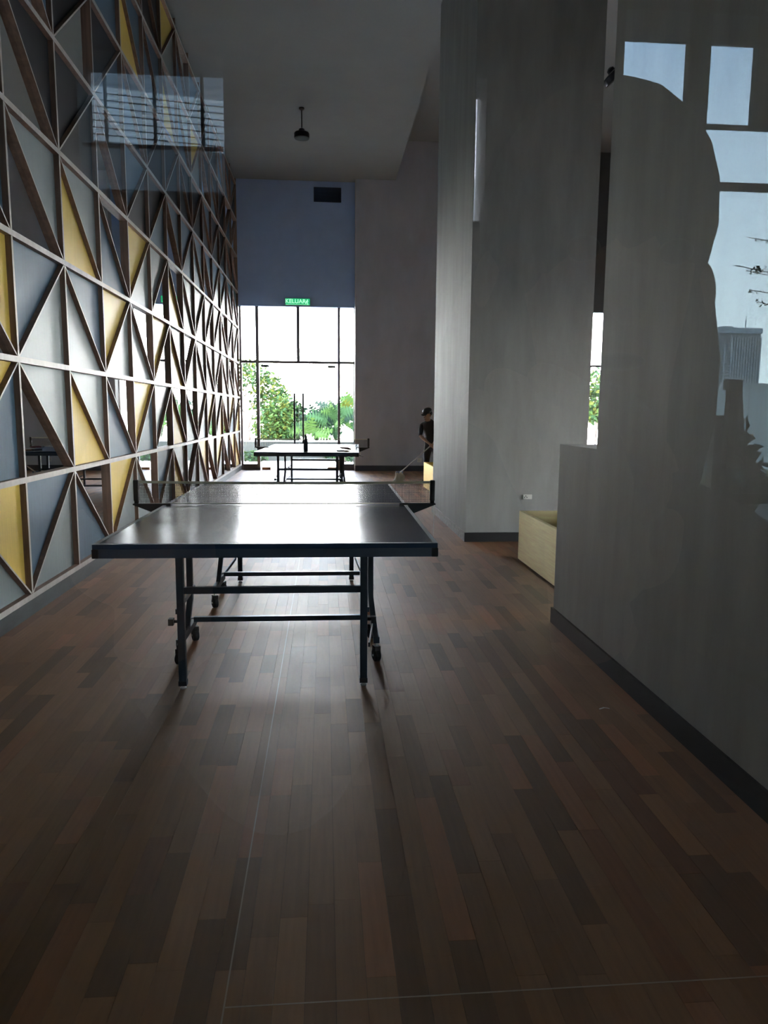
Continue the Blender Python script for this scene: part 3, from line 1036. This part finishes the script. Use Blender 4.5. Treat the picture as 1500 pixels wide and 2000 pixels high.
def person(name, label, hip, lean, head_c, sho_h, sho_dir, arms, feet, face, body_mats, scale=1.0, cap=True, sleeve=2):
    """joints in world space; arms: list of (elbow, wrist, palm_dir, side, grip); feet: list of (knee, ankle, toe)"""
    P = thing(name, label, 'person', (hip.x, hip.y, 0))
    base = Vector((hip.x, hip.y, 0))
    J, E, Z = {}, [], {}
    V = lambda q: Vector(q) - base
    sd = sho_dir.normalized()
    chest = (hip * 0.28 + sho_h * 0.72)
    waist = (hip * 0.62 + sho_h * 0.38)
    J['hip'] = (V(hip), 0.125 * scale, 0.095 * scale)
    J['waist'] = (V(waist), 0.118 * scale, 0.090 * scale)
    J['chest'] = (V(chest), 0.138 * scale, 0.098 * scale)
    J['collar'] = (V(sho_h), 0.095 * scale, 0.075 * scale)
    neck = sho_h * 0.45 + head_c * 0.55 - Vector((0, 0, 0.03))
    J['neck'] = (V(neck), 0.050 * scale, 0.050 * scale)
    up = (head_c - neck).normalized()
    J['jaw'] = (V(head_c - up * 0.055 * scale + face * 0.02), 0.058 * scale, 0.066 * scale)
    J['brow'] = (V(head_c + up * 0.03 * scale), 0.074 * scale, 0.086 * scale)
    J['crown'] = (V(head_c + up * 0.085 * scale), 0.058 * scale, 0.068 * scale)
    for a, b, z in (('hip', 'waist', 0), ('waist', 'chest', 0), ('chest', 'collar', 0), ('collar', 'neck', 0), ('neck', 'jaw', 2), ('jaw', 'brow', 2), ('brow', 'crown', 2)):
        E.append((a, b))
        Z[(a, b)] = z
    for i, (el, wr, pd, sv, gr) in enumerate(arms):
        s = -1 if i == 0 else 1
        pre = 'L' if i == 0 else 'R'
        sh = sho_h + sd * (s * 0.155 * scale) - Vector((0, 0, 0.035))
        mid = sh * 0.4 + el * 0.6
        J[pre + 'sh'] = (V(sh), 0.058 * scale, 0.055 * scale)
        J[pre + 'sl'] = (V(mid), 0.052 * scale, 0.050 * scale)
        J[pre + 'el'] = (V(el), 0.040 * scale, 0.038 * scale)
        J[pre + 'wrist'] = (V(wr), 0.025 * scale, 0.021 * scale)
        for a, b, z in (('collar', pre + 'sh', 0), (pre + 'sh', pre + 'sl', 0), (pre + 'sl', pre + 'el', 0), (pre + 'el', pre + 'wrist', sleeve)):
            E.append((a, b))
            Z[(a, b)] = z
        hand_chain(J, E, Z, pre, V(wr), pd, sv, gr)
    for i, (kn, an, toe) in enumerate(feet):
        s = -1 if i == 0 else 1
        pre = 'l' if i == 0 else 'r'
        th = hip + sd * (s * 0.085 * scale) - Vector((0, 0, 0.05))
        J[pre + 'th'] = (V(th), 0.086 * scale, 0.088 * scale)
        J[pre + 'kn'] = (V(kn), 0.058 * scale, 0.060 * scale)
        J[pre + 'cf'] = (V(kn * 0.62 + an * 0.38), 0.056 * scale, 0.058 * scale)
        J[pre + 'an'] = (V(an), 0.040 * scale, 0.042 * scale)
        J[pre + 'hl'] = (V(an) - Vector((0, 0, 0.045)), 0.036, 0.034)
        J[pre + 'to'] = (V(toe), 0.036, 0.026)
        for a, b, z in (('hip', pre + 'th', 1), (pre + 'th', pre + 'kn', 1), (pre + 'kn', pre + 'cf', 1), (pre + 'cf', pre + 'an', 1), (pre + 'an', pre + 'hl', 3), (pre + 'hl', pre + 'to', 3)):
            E.append((a, b))
            Z[(a, b)] = z
    fx = face.normalized()
    sx = fx.cross(up).normalized()
    hc = V(head_c)
    ext = [(hc + fx * 0.092 * scale - up * 0.012, (0.014, 0.014, 0.020), 2)]
    for s in (-1, 1):
        ext.append((hc + sx * (0.078 * scale * s) - up * 0.005, (0.014, 0.014, 0.028), 2))
        ext.append((hc + fx * 0.080 * scale + sx * (0.030 * s) + up * 0.016, (0.011, 0.011, 0.008), 4))
    ext.append((hc + fx * 0.084 * scale - up * 0.055, (0.018, 0.018, 0.006), 4))
    me = skin_body(name, J, E, body_mats, Z, 'hip', ext)
    body = obj('body', me, P)
    rot = Matrix((sx, fx, up)).transposed()
    hm = MB()
    if cap:
        hm.ellipsoid(hc + up * 0.075 - fx * 0.012, (0.088 * scale, 0.100 * scale, 0.056), 18, 10, rot=rot)
        hm.ellipsoid(hc + up * 0.045 + fx * 0.085, (0.066, 0.050, 0.010), 14, 6, rot=rot)
        hm.ellipsoid(hc + up * 0.015 - fx * 0.05, (0.080, 0.062, 0.062), 14, 8, rot=rot)
        hm.build('cap', HAIR, P, smooth=True)
    else:
        hm.ellipsoid(hc + up * 0.045 - fx * 0.025, (0.088 * scale, 0.105 * scale, 0.100), 20, 12, rot=rot)
        hm.ellipsoid(hc - up * 0.03 - fx * 0.055, (0.086 * scale, 0.066, 0.11), 16, 10, rot=rot)
        hm.ellipsoid(hc - up * 0.10 - fx * 0.03, (0.116 * scale, 0.080, 0.19), 18, 12, rot=rot)
        hm.build('hair', HAIR, P, smooth=True)
    return P


BM = [SHIRT, PANTS, SKIN, SHOE, EYE]
# the cleaner by the far planter
gl = Vector((-0.62, 0.02, -0.5)).normalized()
gripd = Vector((0.2, -0.9, -0.2)).normalized()
cl_hip = Vector((2.075, 14.0, 0.735))
person('person', 'cleaner in black clothes and cap bending over a mop', cl_hip, 0, Vector((1.95, 13.83, 1.305)), Vector((2.0, 13.90, 1.15)),
       Vector((0.80, -0.45, 0)),
       [(Vector((1.825, 13.84, 0.905)), Vector((1.965, 13.68, 0.775)), Vector((0.62, -0.3, -0.45)), Vector((0.3, 0.4, 0.6)), Vector((0.1, -0.7, -0.4)).normalized()),
        (Vector((2.20, 13.72, 0.93)), Vector((2.10, 13.63, 0.82)), Vector((-0.5, -0.1, -0.4)), Vector((0.3, 0.4, 0.6)), Vector((-0.1, -0.6, -0.4)).normalized())],
       [(Vector((1.97, 13.96, 0.42)), Vector((1.99, 14.05, 0.085)), Vector((1.90, 13.93, 0.03))),
        (Vector((2.16, 13.90, 0.42)), Vector((2.18, 14.0, 0.085)), Vector((2.12, 13.87, 0.03)))],
       Vector((-0.72, -0.58, -0.42)).normalized(), BM, 1.0, True)

# mop held by the cleaner
ma, mbp = Vector((2.16, 13.615, 0.88)), Vector((1.455, 14.06, 0.17))
mop = thing('mop', 'white string mop with a thin handle held by the cleaner', 'mop', (1.44, 14.07, 0))
o_ = Vector((1.44, 14.07, 0))
MB().tube([ma - o_, mbp - o_], 0.011, 8).build('handle', mat('pale_handle', (0.42, 0.42, 0.42), 0.5), mop)
MB().box((-0.055, -0.02, 0.165), (0.085, 0.02, 0.205)).build('clamp', mat('blue_clamp', (0.12, 0.2, 0.42), 0.5), mop)
st = MB()
rm = random.Random(3)
for i in range(60):
    a = rm.uniform(0, 2 * math.pi)
    rr = rm.uniform(0.03, 0.105)
    x0 = rm.uniform(-0.06, 0.08)
    st.tube([(x0, rm.uniform(-0.02, 0.02), 0.185), (x0 * 0.6 + rr * 0.8 * math.cos(a), rr * 0.8 * math.sin(a), 0.11), (rr * math.cos(a), rr * math.sin(a), 0.012)], 0.010, 5)
tag(st.build('strands', mat('mop_cotton', (0.62, 0.64, 0.60), 0.9), mop), kind='stuff')

# ------------------------------------------------------------------ garden behind the window
struct('ground_terrace', MB().box((-9, YB + 0.22, -0.12), (16, 26, -0.015)).box((XR + 0.2, 0.06, -0.12), (16, YB + 0.22, -0.015)), DECK, 'pale paved garden terrace outside the window', 'ground')
struct('ground_far', MB().box((-260, -420, -13), (260, 300, -12)), GROUND, 'hazy ground far below the terrace', 'ground')
PARA = mat('planter_wall_render', (0.020, 0.024, 0.019), 0.8, noise=((3, 3, 3), 4, 0.15))
pw = thing('garden_planter', 'low rendered planter wall behind the garden door', 'planter', (0, 20.4, -0.015))
MB().box((-6, 0, 0), (4.5, 0.14, 0.53)).build('front_wall', PARA, pw)
MB().box((-6.02, -0.02, 0.5302), (4.52, 0.16, 0.565)).build('coping', mat('coping_stone', (0.5, 0.5, 0.48), 0.7), pw)
MB().box((-6, 0.14, 0), (4.5, 2.6, 0.45)).build('soil', SOIL, pw)


def leaf_cloud(name, parent, blobs, n, size, mats, seed, flat=0.5):
    rl = random.Random(seed)
    m = MB()
    for _ in range(n):
        c, r = rl.choice(blobs)
        while True:
            q = Vector((rl.uniform(-1, 1), rl.uniform(-1, 1), rl.uniform(-1, 1)))
            if 0.25 < q.length < 1:
                break
        p = Vector(c) + Vector((q.x * r[0], q.y * r[1], q.z * r[2]))
        L = size * rl.uniform(0.6, 1.35)
        a = Vector((rl.uniform(-1, 1), rl.uniform(-1, 1), rl.uniform(-0.8, 0.5))).normalized()
        b = a.cross(Vector((rl.uniform(-1, 1), rl.uniform(-1, 1), rl.uniform(-1, 1)))).normalized()
        nn = a.cross(b) * (L * 0.12)
        mi = rl.randrange(len(mats))
        m.poly([p, p + a * L * 0.5 + b * L * flat * 0.5 + nn, p + a * L, p + a * L * 0.5 - b * L * flat * 0.5 + nn], [(0, 1, 2), (0, 2, 3)], mi)
    o = m.build(name, mats, parent, fix=False)
    tag(o, kind='stuff')
    return o


def garden_tree(label, base, limbs, blobs, n, seed, size=0.1):
    T = thing('garden_tree', label, 'tree', base)
    tr = MB()
    for pts, rs in limbs:
        tr.tube(pts, rs, 8)
    tr.build('trunk', BARK, T, smooth=True)
    leaf_cloud('foliage', T, blobs, n, size, [LEAF1, LEAF2, LEAF2, LEAFY], seed)
    return T


garden_tree('slender forked garden tree left of the garden door', (-2.28, 22.3, 0.435),
            [([(0.02, 0, 0), (-0.02, 0, 0.35), (-0.12, 0, 0.8), (-0.10, 0, 1.25), (-0.02, 0, 1.9)], [0.045, 0.04, 0.034, 0.026, 0.012]),
             ([(-0.03, 0, 0.40), (0.10, 0, 0.75), (0.14, 0, 1.0), (0.0, 0, 1.25), (-0.15, 0, 1.7)], [0.034, 0.03, 0.026, 0.022, 0.01]),
             ([(-0.11, 0, 0.85), (-0.34, 0, 1.2), (-0.45, 0, 1.6)], [0.028, 0.02, 0.01]),
             ([(0.13, 0, 0.95), (0.42, 0.05, 1.25), (0.75, 0.05, 1.6)], [0.026, 0.018, 0.008])],
            [((-0.3, 0, 2.1), (0.5, 0.5, 0.5)), ((0.15, 0, 2.0), (0.45, 0.5, 0.55)), ((0.55, 0, 1.75), (0.4, 0.45, 0.42)), ((-0.45, 0, 1.5), (0.3, 0.4, 0.45)),
             ((0.4, 0, 1.2), (0.35, 0.4, 0.35)), ((0.95, 0, 1.35), (0.28, 0.3, 0.35)), ((0.75, 0, 0.8), (0.3, 0.3, 0.3))], 2300, 21, 0.15)
garden_tree('leafy garden tree seen through the gap between the columns', (8.2, 21.6, -0.015),
            [([(0, 0, 0), (0.05, 0, 1.0), (-0.05, 0, 1.9), (0, 0, 2.6)], [0.06, 0.05, 0.035, 0.015]), ([(0.04, 0, 1.1), (0.4, 0, 1.7), (0.5, 0, 2.2)], [0.035, 0.025, 0.01])],
            [((0, 0, 2.3), (0.9, 0.6, 0.5)), ((0.1, 0, 1.75), (0.7, 0.5, 0.4)), ((-0.2, 0, 1.35), (0.5, 0.4, 0.25))], 1600, 22, 0.19)


def shrub(label, base, blobs, n, seed, mats, size=0.1, stems=5):
    S = thing('garden_shrub', label, 'shrub', base)
    sm = MB()
    rs_ = random.Random(seed)
    for _ in range(stems):
        c, r = rs_.choice(blobs)
        sm.tube([(rs_.uniform(-0.06, 0.06), 0, 0), (c[0] * 0.5, 0, c[2] * 0.5), (c[0], c[1], c[2] + r[2] * 0.5)], [0.014, 0.01, 0.005], 5)
    sm.build('stems', BARK, S)
    leaf_cloud('foliage', S, blobs, n, size, mats, seed)
    return S


shrub('dense light green shrub right of the forked tree', (-1.5, 21.0, 0.435), [((-0.15, 0, 0.5), (0.42, 0.35, 0.55)), ((0.25, 0, 0.85), (0.4, 0.35, 0.55)), ((0.1, 0, 0.2), (0.6, 0.35, 0.3))], 1900, 31, [LEAF1, LEAF1, LEAF2, LEAFY], 0.14)
shrub('dark green shrub behind the left door pull', (-1.03, 22.3, 0.435), [((0, 0, 0.45), (0.36, 0.35, 0.55)), ((0.1, 0, 0.85), (0.32, 0.3, 0.4))], 1300, 32, [LEAF2, LEAF3, LEAF2, LEAF1], 0.17)
shrub('low clump of grass in front of the left window plinth', (-1.95, 20.1, -0.015), [((0, 0, 0.14), (0.35, 0.2, 0.16))], 160, 33, [LEAF2, LEAF3], 0.14, 4)
shrub('low shrub row in front of the planter wall by the right door leaf', (0.55, 20.15, -0.015), [((0, 0, 0.14), (0.7, 0.2, 0.18))], 260, 34, [LEAF2, LEAF3], 0.12, 4)

# broad leaved plants: each leaf is a part
PHI = []


def lobed_leaf(mi):
    m = MB()
    n = 6
    vs = [(0, 0, 0)]
    fs = []
    prof = []
    for i in range(n):
        t = (i + 0.5) / n
        wv = 0.42 * math.sin(math.pi * (0.15 + 0.83 * t)) + 0.04
        prof.append((t, wv))
    vs = []
    for i, (t, wv) in enumerate(prof):
        z = 0.16 * t - 0.34 * t * t
        vs += [(0, t - 0.10, z), (wv, t + 0.09, z - 0.03), (-wv, t + 0.09, z - 0.03), (0, t + 0.12, z), (wv * 0.6, t + 0.12, z), (-wv * 0.6, t + 0.12, z)]
        o = i * 6
        fs += [(o, o + 1, o + 4), (o, o + 4, o + 3), (o, o + 5, o + 2), (o, o + 3, o + 5)]
    m.poly(vs, fs)
    return m.mesh('leaf', (LEAF1, LEAF2, LEAF3, LEAFY)[mi], fix=False)


LEAFM = [lobed_leaf(i) for i in range(4)]


def broad_plant(label, base, n, rad, hgt, seed, pal):
    rb = random.Random(seed)
    P = thing('broad_leaf_plant', label, 'plant', base, group='broad leaf plants outside the door')
    st_ = MB()
    leaves = []
    for i in range(n):
        a = rb.uniform(0, 2 * math.pi)
        e = rb.uniform(0.15, 1.0)
        tip = Vector((math.cos(a) * rad * e, math.sin(a) * rad * e * 0.7, hgt * (1.05 - 0.65 * e * rb.uniform(0.6, 1.1))))
        st_.tube([(0, 0, 0), (tip.x * 0.35, tip.y * 0.35, tip.z * 0.7), tuple(tip)], [0.012, 0.009, 0.006], 5)
        leaves.append((tip, a, rb.uniform(0.34, 0.52), rb.choice(pal), rb.uniform(-0.5, 0.5)))
    st_.build('stems', LEAF2, P)
    for tip, a, s, mi, tl in leaves:
        o = obj('leaf', LEAFM[mi], P, tip)
        d = Vector((math.cos(a) * 0.9, math.sin(a) * 0.35, rb.uniform(-0.25, 0.75))).normalized()
        nn = (Vector((rb.uniform(-0.5, 0.5), -1.0, rb.uniform(0.1, 0.9))))
        nn = (nn - d * nn.dot(d)).normalized()
        xx_ = d.cross(nn)
        o.rotation_euler = Matrix((xx_, d, nn)).transposed().to_euler()
        o.scale = (s, s, s)
    return P


broad_plant('dark broad leaf plant right of the door pulls', (-0.24, 22.35, 0.435), 40, 0.52, 0.80, 41, (1, 2, 2, 1))
broad_plant('broad leaf plant behind the right end of the far table', (0.33, 21.05, 0.435), 40, 0.50, 1.0, 42, (0, 1, 2, 1))
broad_plant('yellow green broad leaf plant beside the pier', (0.95, 22.3, 0.435), 32, 0.40, 1.25, 43, (3, 0, 0, 1))
broad_plant('low pale broad leaf plant behind the bottle', (-0.55, 20.9, 0.435), 18, 0.40, 0.42, 44, (0, 1, 0, 2))

# ------------------------------------------------------------------ terrace behind the camera (seen mirrored in the front glass)
struct('ground_entrance', MB().box((-9, -12, -0.15), (12, 0.06, -0.004)), mat('dark_paving', (0.02, 0.02, 0.02), 0.85, noise=((3, 3, 3), 4, 0.2)), 'paved entrance terrace outside the glass', 'ground')
YT = -4.5
DK = mat('dark_cladding', (0.018, 0.019, 0.02), 0.8)
tw = MB()
a = mirrored(158, 368, YT)
b = mirrored(435, 130, YT)
s0, s1 = mirrored(927, 330, YT).x, mirrored(950, 230, YT).x
xr0 = mirrored(1221, 75, YT).x
ZT = 3.95
tw.box((-9, YT - 0.3, 0), (a.x, YT, ZT))
tw.box((-9.2, YT - 0.3, 0), (-9, 0.06, ZT))  # unseen end walls, added to shut sky light out of the terrace
tw.box((9, YT - 0.3, 0), (9.2, 0.06, ZT))
tw.box((-9, -0.1, 0), (-2.12, 0.06, ZT))
tw.box((XR + 0.2, -0.1, 0), (9.0, 0.06, ZT))
tw.box((a.x, YT - 0.3, 0), (b.x, YT, a.z))
tw.box((b.x, YT - 0.3, 0), (s0, YT, ZT))
tw.box((s0, YT - 0.3, 0), (s1, YT, 2.55))
tw.box((s1, YT - 0.3, 0), (xr0, YT, ZT))
tw.box((a.x, YT - 0.3, b.z + 0.06), (b.x, YT, ZT))
tw.box((s0, YT - 0.3, b.z), (s1, YT, ZT))
tw.box((xr0, YT - 0.3, mirrored(1300, 18, YT).z), (9, YT, ZT))
struct('wall_terrace', tw, DK, 'dark clad terrace wall with openings, mirrored in the glass, with added end walls', 'wall')
struct('ceiling_terrace', MB().box((-9, YT - 0.3, ZT), (12, 0.06, ZT + 0.25)), DK, 'dark soffit over the entrance terrace', 'ceiling')

tf = thing('window_4', 'dark window frame mirrored at the right of the glass', 'window', (0, YT, 0))
tag(tf, kind='structure')


def mbar(name, u0, v0, u1, v1, par=None):
    p, q = mirrored(u0, v0, YT), mirrored(u1, v1, YT)
    MB().box((min(p.x, q.x), -0.06, min(p.z, q.z)), (max(p.x, q.x), 0.0, max(p.z, q.z))).build(name, DK, par or tf)


mbar('mullion', 1353, 5, 1372, 366)
mbar('mullion', 1488, 5, 1505, 250)
mbar('transom', 1368, 241, 1600, 255)
mbar('transom', 1222, 241, 1353, 255)
mbar('transom', 1372, 354, 1700, 378)
MB().box((xr0, -0.05, mirrored(1300, 77, YT).z), (6, -0.02, mirrored(1300, 18, YT).z)).build('blind', mat('blue_grey_blind', (0.16, 0.20, 0.26), 0.7), tf)
tfl = thing('window_5', 'dark window frame mirrored at the upper left of the glass', 'window', (0, YT, 0))
tag(tfl, kind='structure')
for u in (204, 300, 394):
    mbar('mullion', u - 4, 140, u + 4, 290, tfl)
mbar('transom', 160, 280, 435, 288, tfl)

TINT = glass_mat('sky_dimming_glass', (0.088, 0.116, 0.124))  # dark tint added to the panes to dim the mirrored sky
g = MB()
g.poly([(xr0, -0.03, 0.0), (9, -0.03, 0.0), (9, -0.03, mirrored(1300, 77, YT).z), (xr0, -0.03, mirrored(1300, 77, YT).z)], [(0, 1, 2, 3)])
g.build('pane', TINT, tf, fix=False)
g = MB()
g.poly([(a.x, -0.03, a.z), (b.x, -0.03, a.z), (b.x, -0.03, b.z + 0.06), (a.x, -0.03, b.z + 0.06)], [(0, 1, 2, 3)])
g.build('pane', TINT, tfl, fix=False)

# louvred building beyond
fa, fb = mirrored(100, 150, -13), mirrored(1000, 150, -14.6)
LB = thing('louvred_building', 'building with white horizontal louvres mirrored at the upper left', 'building', (fa.x, fa.y, 0))
dv = Vector((fb.x - fa.x, fb.y - fa.y, 0))
ln = dv.length
LB.rotation_euler = (0, 0, math.atan2(dv.y, dv.x))
zt, zb = mirrored(300, 178, -13.3).z, mirrored(300, 285, -13.3).z
WHITE = mat('white_louvre', (0.62, 0.60, 0.62), 0.6)
MB().box((-2, -4.0, zb - 0.02), (ln + 2, -0.1, zt + 3.0)).build('body', mat('grey_facade', (0.20, 0.20, 0.22), 0.8), LB)
ns = 8
for i in range(ns):
    z = zb + (zt - zb) * (i + 0.5) / ns
    hh = (zt - zb) / ns * 0.40
    MB().box((-2, -0.1, z - hh), (ln + 2, -0.03, z + hh)).build('louvre', WHITE, LB)

# tower
tp, tq = mirrored(1362, 750, -160), mirrored(1487, 642, -160)
TW = thing('tower_block', 'pale high rise tower mirrored at the right of the glass', 'building', (tp.x, -160, -12))
wd, ht = tq.x - tp.x, tq.z + 12
TWM = mat('tower_concrete', (0.30, 0.34, 0.36), 0.8)
MB().box((0, -14, 0), (wd, 0, ht - 1.2)).build('body', mat('tower_glass_band', (0.10, 0.13, 0.15), 0.4), TW)
nf = 26
z0_ = 12.0
for i in range(nf):
    z = z0_ + (ht - 4.0 - z0_) * i / nf
    MB().box((0, 0, z), (wd * 0.55, 0.7, z + 0.28)).build('balcony_slab', TWM, TW)
for i in range(12):
    xx = wd * (0.5 + 0.5 * i / 11.5)
    MB().box((xx - 0.16, 0, 5), (xx + 0.1, 0.9, ht - 2)).build('facade_fin', TWM, TW)
for i in range(5):
    xx = wd * (0.06 + 0.11 * i)
    MB().box((xx - 0.1, 0, 5), (xx + 0.1, 0.8, ht - 4)).build('facade_fin', TWM, TW)
rf = MB().box((wd * 0.2, -12, ht - 1.2), (wd * 0.99, 0.9, ht)).build('roof_crown', mat('tower_crown', (0.22, 0.27, 0.31), 0.7), TW)
MB().box((wd * 0.45, -8, ht), (wd * 0.62, -2, ht + 0.7)).build('roof_plant_room', TWM, rf)
MB().tube([(wd * 0.9, -4, ht), (wd * 0.9, -4, ht + 2.6)], 0.15, 6).build('roof_mast', TWM, rf)

# parapet, grass strip, railing, branches
pz = mirrored(1430, 752, -18).z
pp = thing('parapet_wall', 'pale panelled parapet wall mirrored below the tower', 'parapet', (0, -18, 0))
x_ = mirrored(1200, 800, -18).x
i = 0
while x_ < 22:
    MB().box((x_, -0.2, 0), (x_ + 1.18, 0, pz)).build('panel', mat('parapet_panel', (0.42, 0.44, 0.42), 0.8), pp)
    x_ += 1.2
    i += 1
MB().box((mirrored(1200, 800, -18).x, -0.24, pz), (22, 0.04, pz + 0.05)).build('coping', CONC, pp)
gs = leaf_cloud('grass_strip', None, [((x, -11, 0.25), (0.7, 0.5, 0.32)) for x in np.arange(4.5, 9.5, 0.5)], 1500, 0.22, [LEAF1, LEAF2, LEAFY], 51, 0.12)
tag(gs, 'bright green grass strip mirrored below the parapet', 'grass', kind='stuff')
RAIL = mat('dark_rail_steel', (0.04, 0.042, 0.045), 0.5)
rl = thing('terrace_railing', 'dark steel handrail on posts mirrored at the right edge', 'railing', (0, -3.2, 0))
r0, r1 = mirrored(1436, 752, -3.2), mirrored(1520, 812, -3.2)
MB().bar((r0.x - 0.01, 0, 0), (r0.x - 0.01, 0, r0.z), 0.045, 0.045).build('post', RAIL, rl)
MB().bar((r1.x - 0.03, -0.5, 0), (r1.x - 0.03, -0.5, r1.z), 0.06, 0.06).build('post', RAIL, rl)
MB().bar((r0.x - 0.045, 0, r0.z), (r0.x + 0.02, 0, r0.z), 0.06, 0.05).build('rail_cap', RAIL, rl)
MB().bar((r0.x, 0, r0.z), (r1.x + 0.4, -1.0, r1.z - 0.15), 0.06, 0.035).build('handrail', RAIL, rl)
MB().bar((r0.x - 0.6, -0.02, r0.z - 0.56), (r1.x + 0.3, -0.02, r0.z - 0.56), 0.04, 0.05).build('lower_rail', RAIL, rl)
q = mirrored(1415, 865, -3.85)
sh = thing('potted_shrub', 'dark leafy shrub mirrored beside the railing', 'shrub', (q.x, q.y, 0))
leaf_cloud('foliage', sh, [((0, 0, q.z), (0.13, 0.12, 0.15)), ((0.1, 0, q.z - 0.25), (0.2, 0.15, 0.2))], 260, 0.10, [LEAF3, mat('leaf_black_green', (0.012, 0.03, 0.02), 0.5)], 52, 0.6)
MB().tube([(0, 0, 0), (0.02, 0, q.z * 0.6), (0, 0, q.z)], [0.02, 0.016, 0.01], 6).build('stem', BARK, sh)
MB().lathe([(0.14, 0), (0.19, 0.35), (0.17, 0.35)], n=18).build('pot', DK, sh)
q = mirrored(1560, 540, -9)
bt = thing('sparse_tree', 'thin sparsely leaved branches mirrored at the right edge', 'tree', (q.x + 0.5, q.y, 0))
br = MB()
br.tube([(0, 0, 0), (0.03, 0, 2.5), (0.0, 0, q.z + 1.0)], [0.08, 0.06, 0.03], 7)
lf = []
rb2 = random.Random(9)
for u, v, du in ((1458, 463, 60), (1436, 518, 70), (1456, 528, 60), (1463, 566, 50), (1480, 590, 40)):
    e = mirrored(u, v, -9)
    tip = Vector((e.x - bt.location.x, 0, e.z))
    s_ = Vector((0, 0, tip.z - 0.12 + rb2.uniform(-0.1, 0.1)))
    br.tube([s_, s_ * 0.5 + tip * 0.5 + Vector((0, 0, -0.02)), tip], [0.014, 0.009, 0.005], 5)
    for j in range(16):
        t = rb2.uniform(0.1, 1)
        lf.append(((s_ * (1 - t) + tip * t), (0.035, 0.03, 0.03)))
br.build('trunk', BARK, bt)
leaf_cloud('foliage', bt, lf, 260, 0.055, [LEAF3], 53, 0.5)

# the photographer behind the camera
hp = Vector((0.20, -0.36, 0.82))
PH = [SHIRT, PANTS, SKIN, SHOE, EYE]
person('person', 'photographer in dark clothes, only mirrored in the entrance glass', hp, 0, Vector((0.205, -0.315, 1.440)), Vector((0.20, -0.35, 1.255)), Vector((1, 0, 0)),
       [(Vector((-0.03, -0.27, 1.05)), Vector((-0.075, -0.085, 1.235)), Vector((0.1, 0.25, 0.9)), Vector((1, 0, 0)), Vector((0.7, 0.2, 0.3)).normalized()),
        (Vector((0.40, -0.27, 1.05)), Vector((0.125, -0.085, 1.235)), Vector((-0.1, 0.25, 0.9)), Vector((-1, 0, 0)), Vector((-0.7, 0.2, 0.3)).normalized())],
       [(Vector((0.12, -0.33, 0.45)), Vector((0.11, -0.39, 0.085)), Vector((0.09, -0.24, 0.03))),
        (Vector((0.30, -0.33, 0.45)), Vector((0.31, -0.39, 0.085)), Vector((0.33, -0.24, 0.03)))],
       Vector((-0.1, 1, -0.1)).normalized(), PH, 1.0, False, sleeve=0)

# scrap of paper on the floor
q = on(1181, 1385, 2, 0.0)
ps = MB()
ps.poly([(-0.025, -0.004, 0.0005), (0.0, 0.003, 0.004), (0.025, 0.0, 0.0005), (0.024, 0.010, 0.0005), (0.0, 0.012, 0.005), (-0.024, 0.008, 0.0005)], [(0, 1, 4, 5), (1, 2, 3, 4)])
o = ps.build('paper_scrap', mat('scrap_paper', (0.7, 0.7, 0.66), 0.8))
o.location = q
tag(o, 'tiny white paper scrap on the floor beside the dark skirting', 'paper')
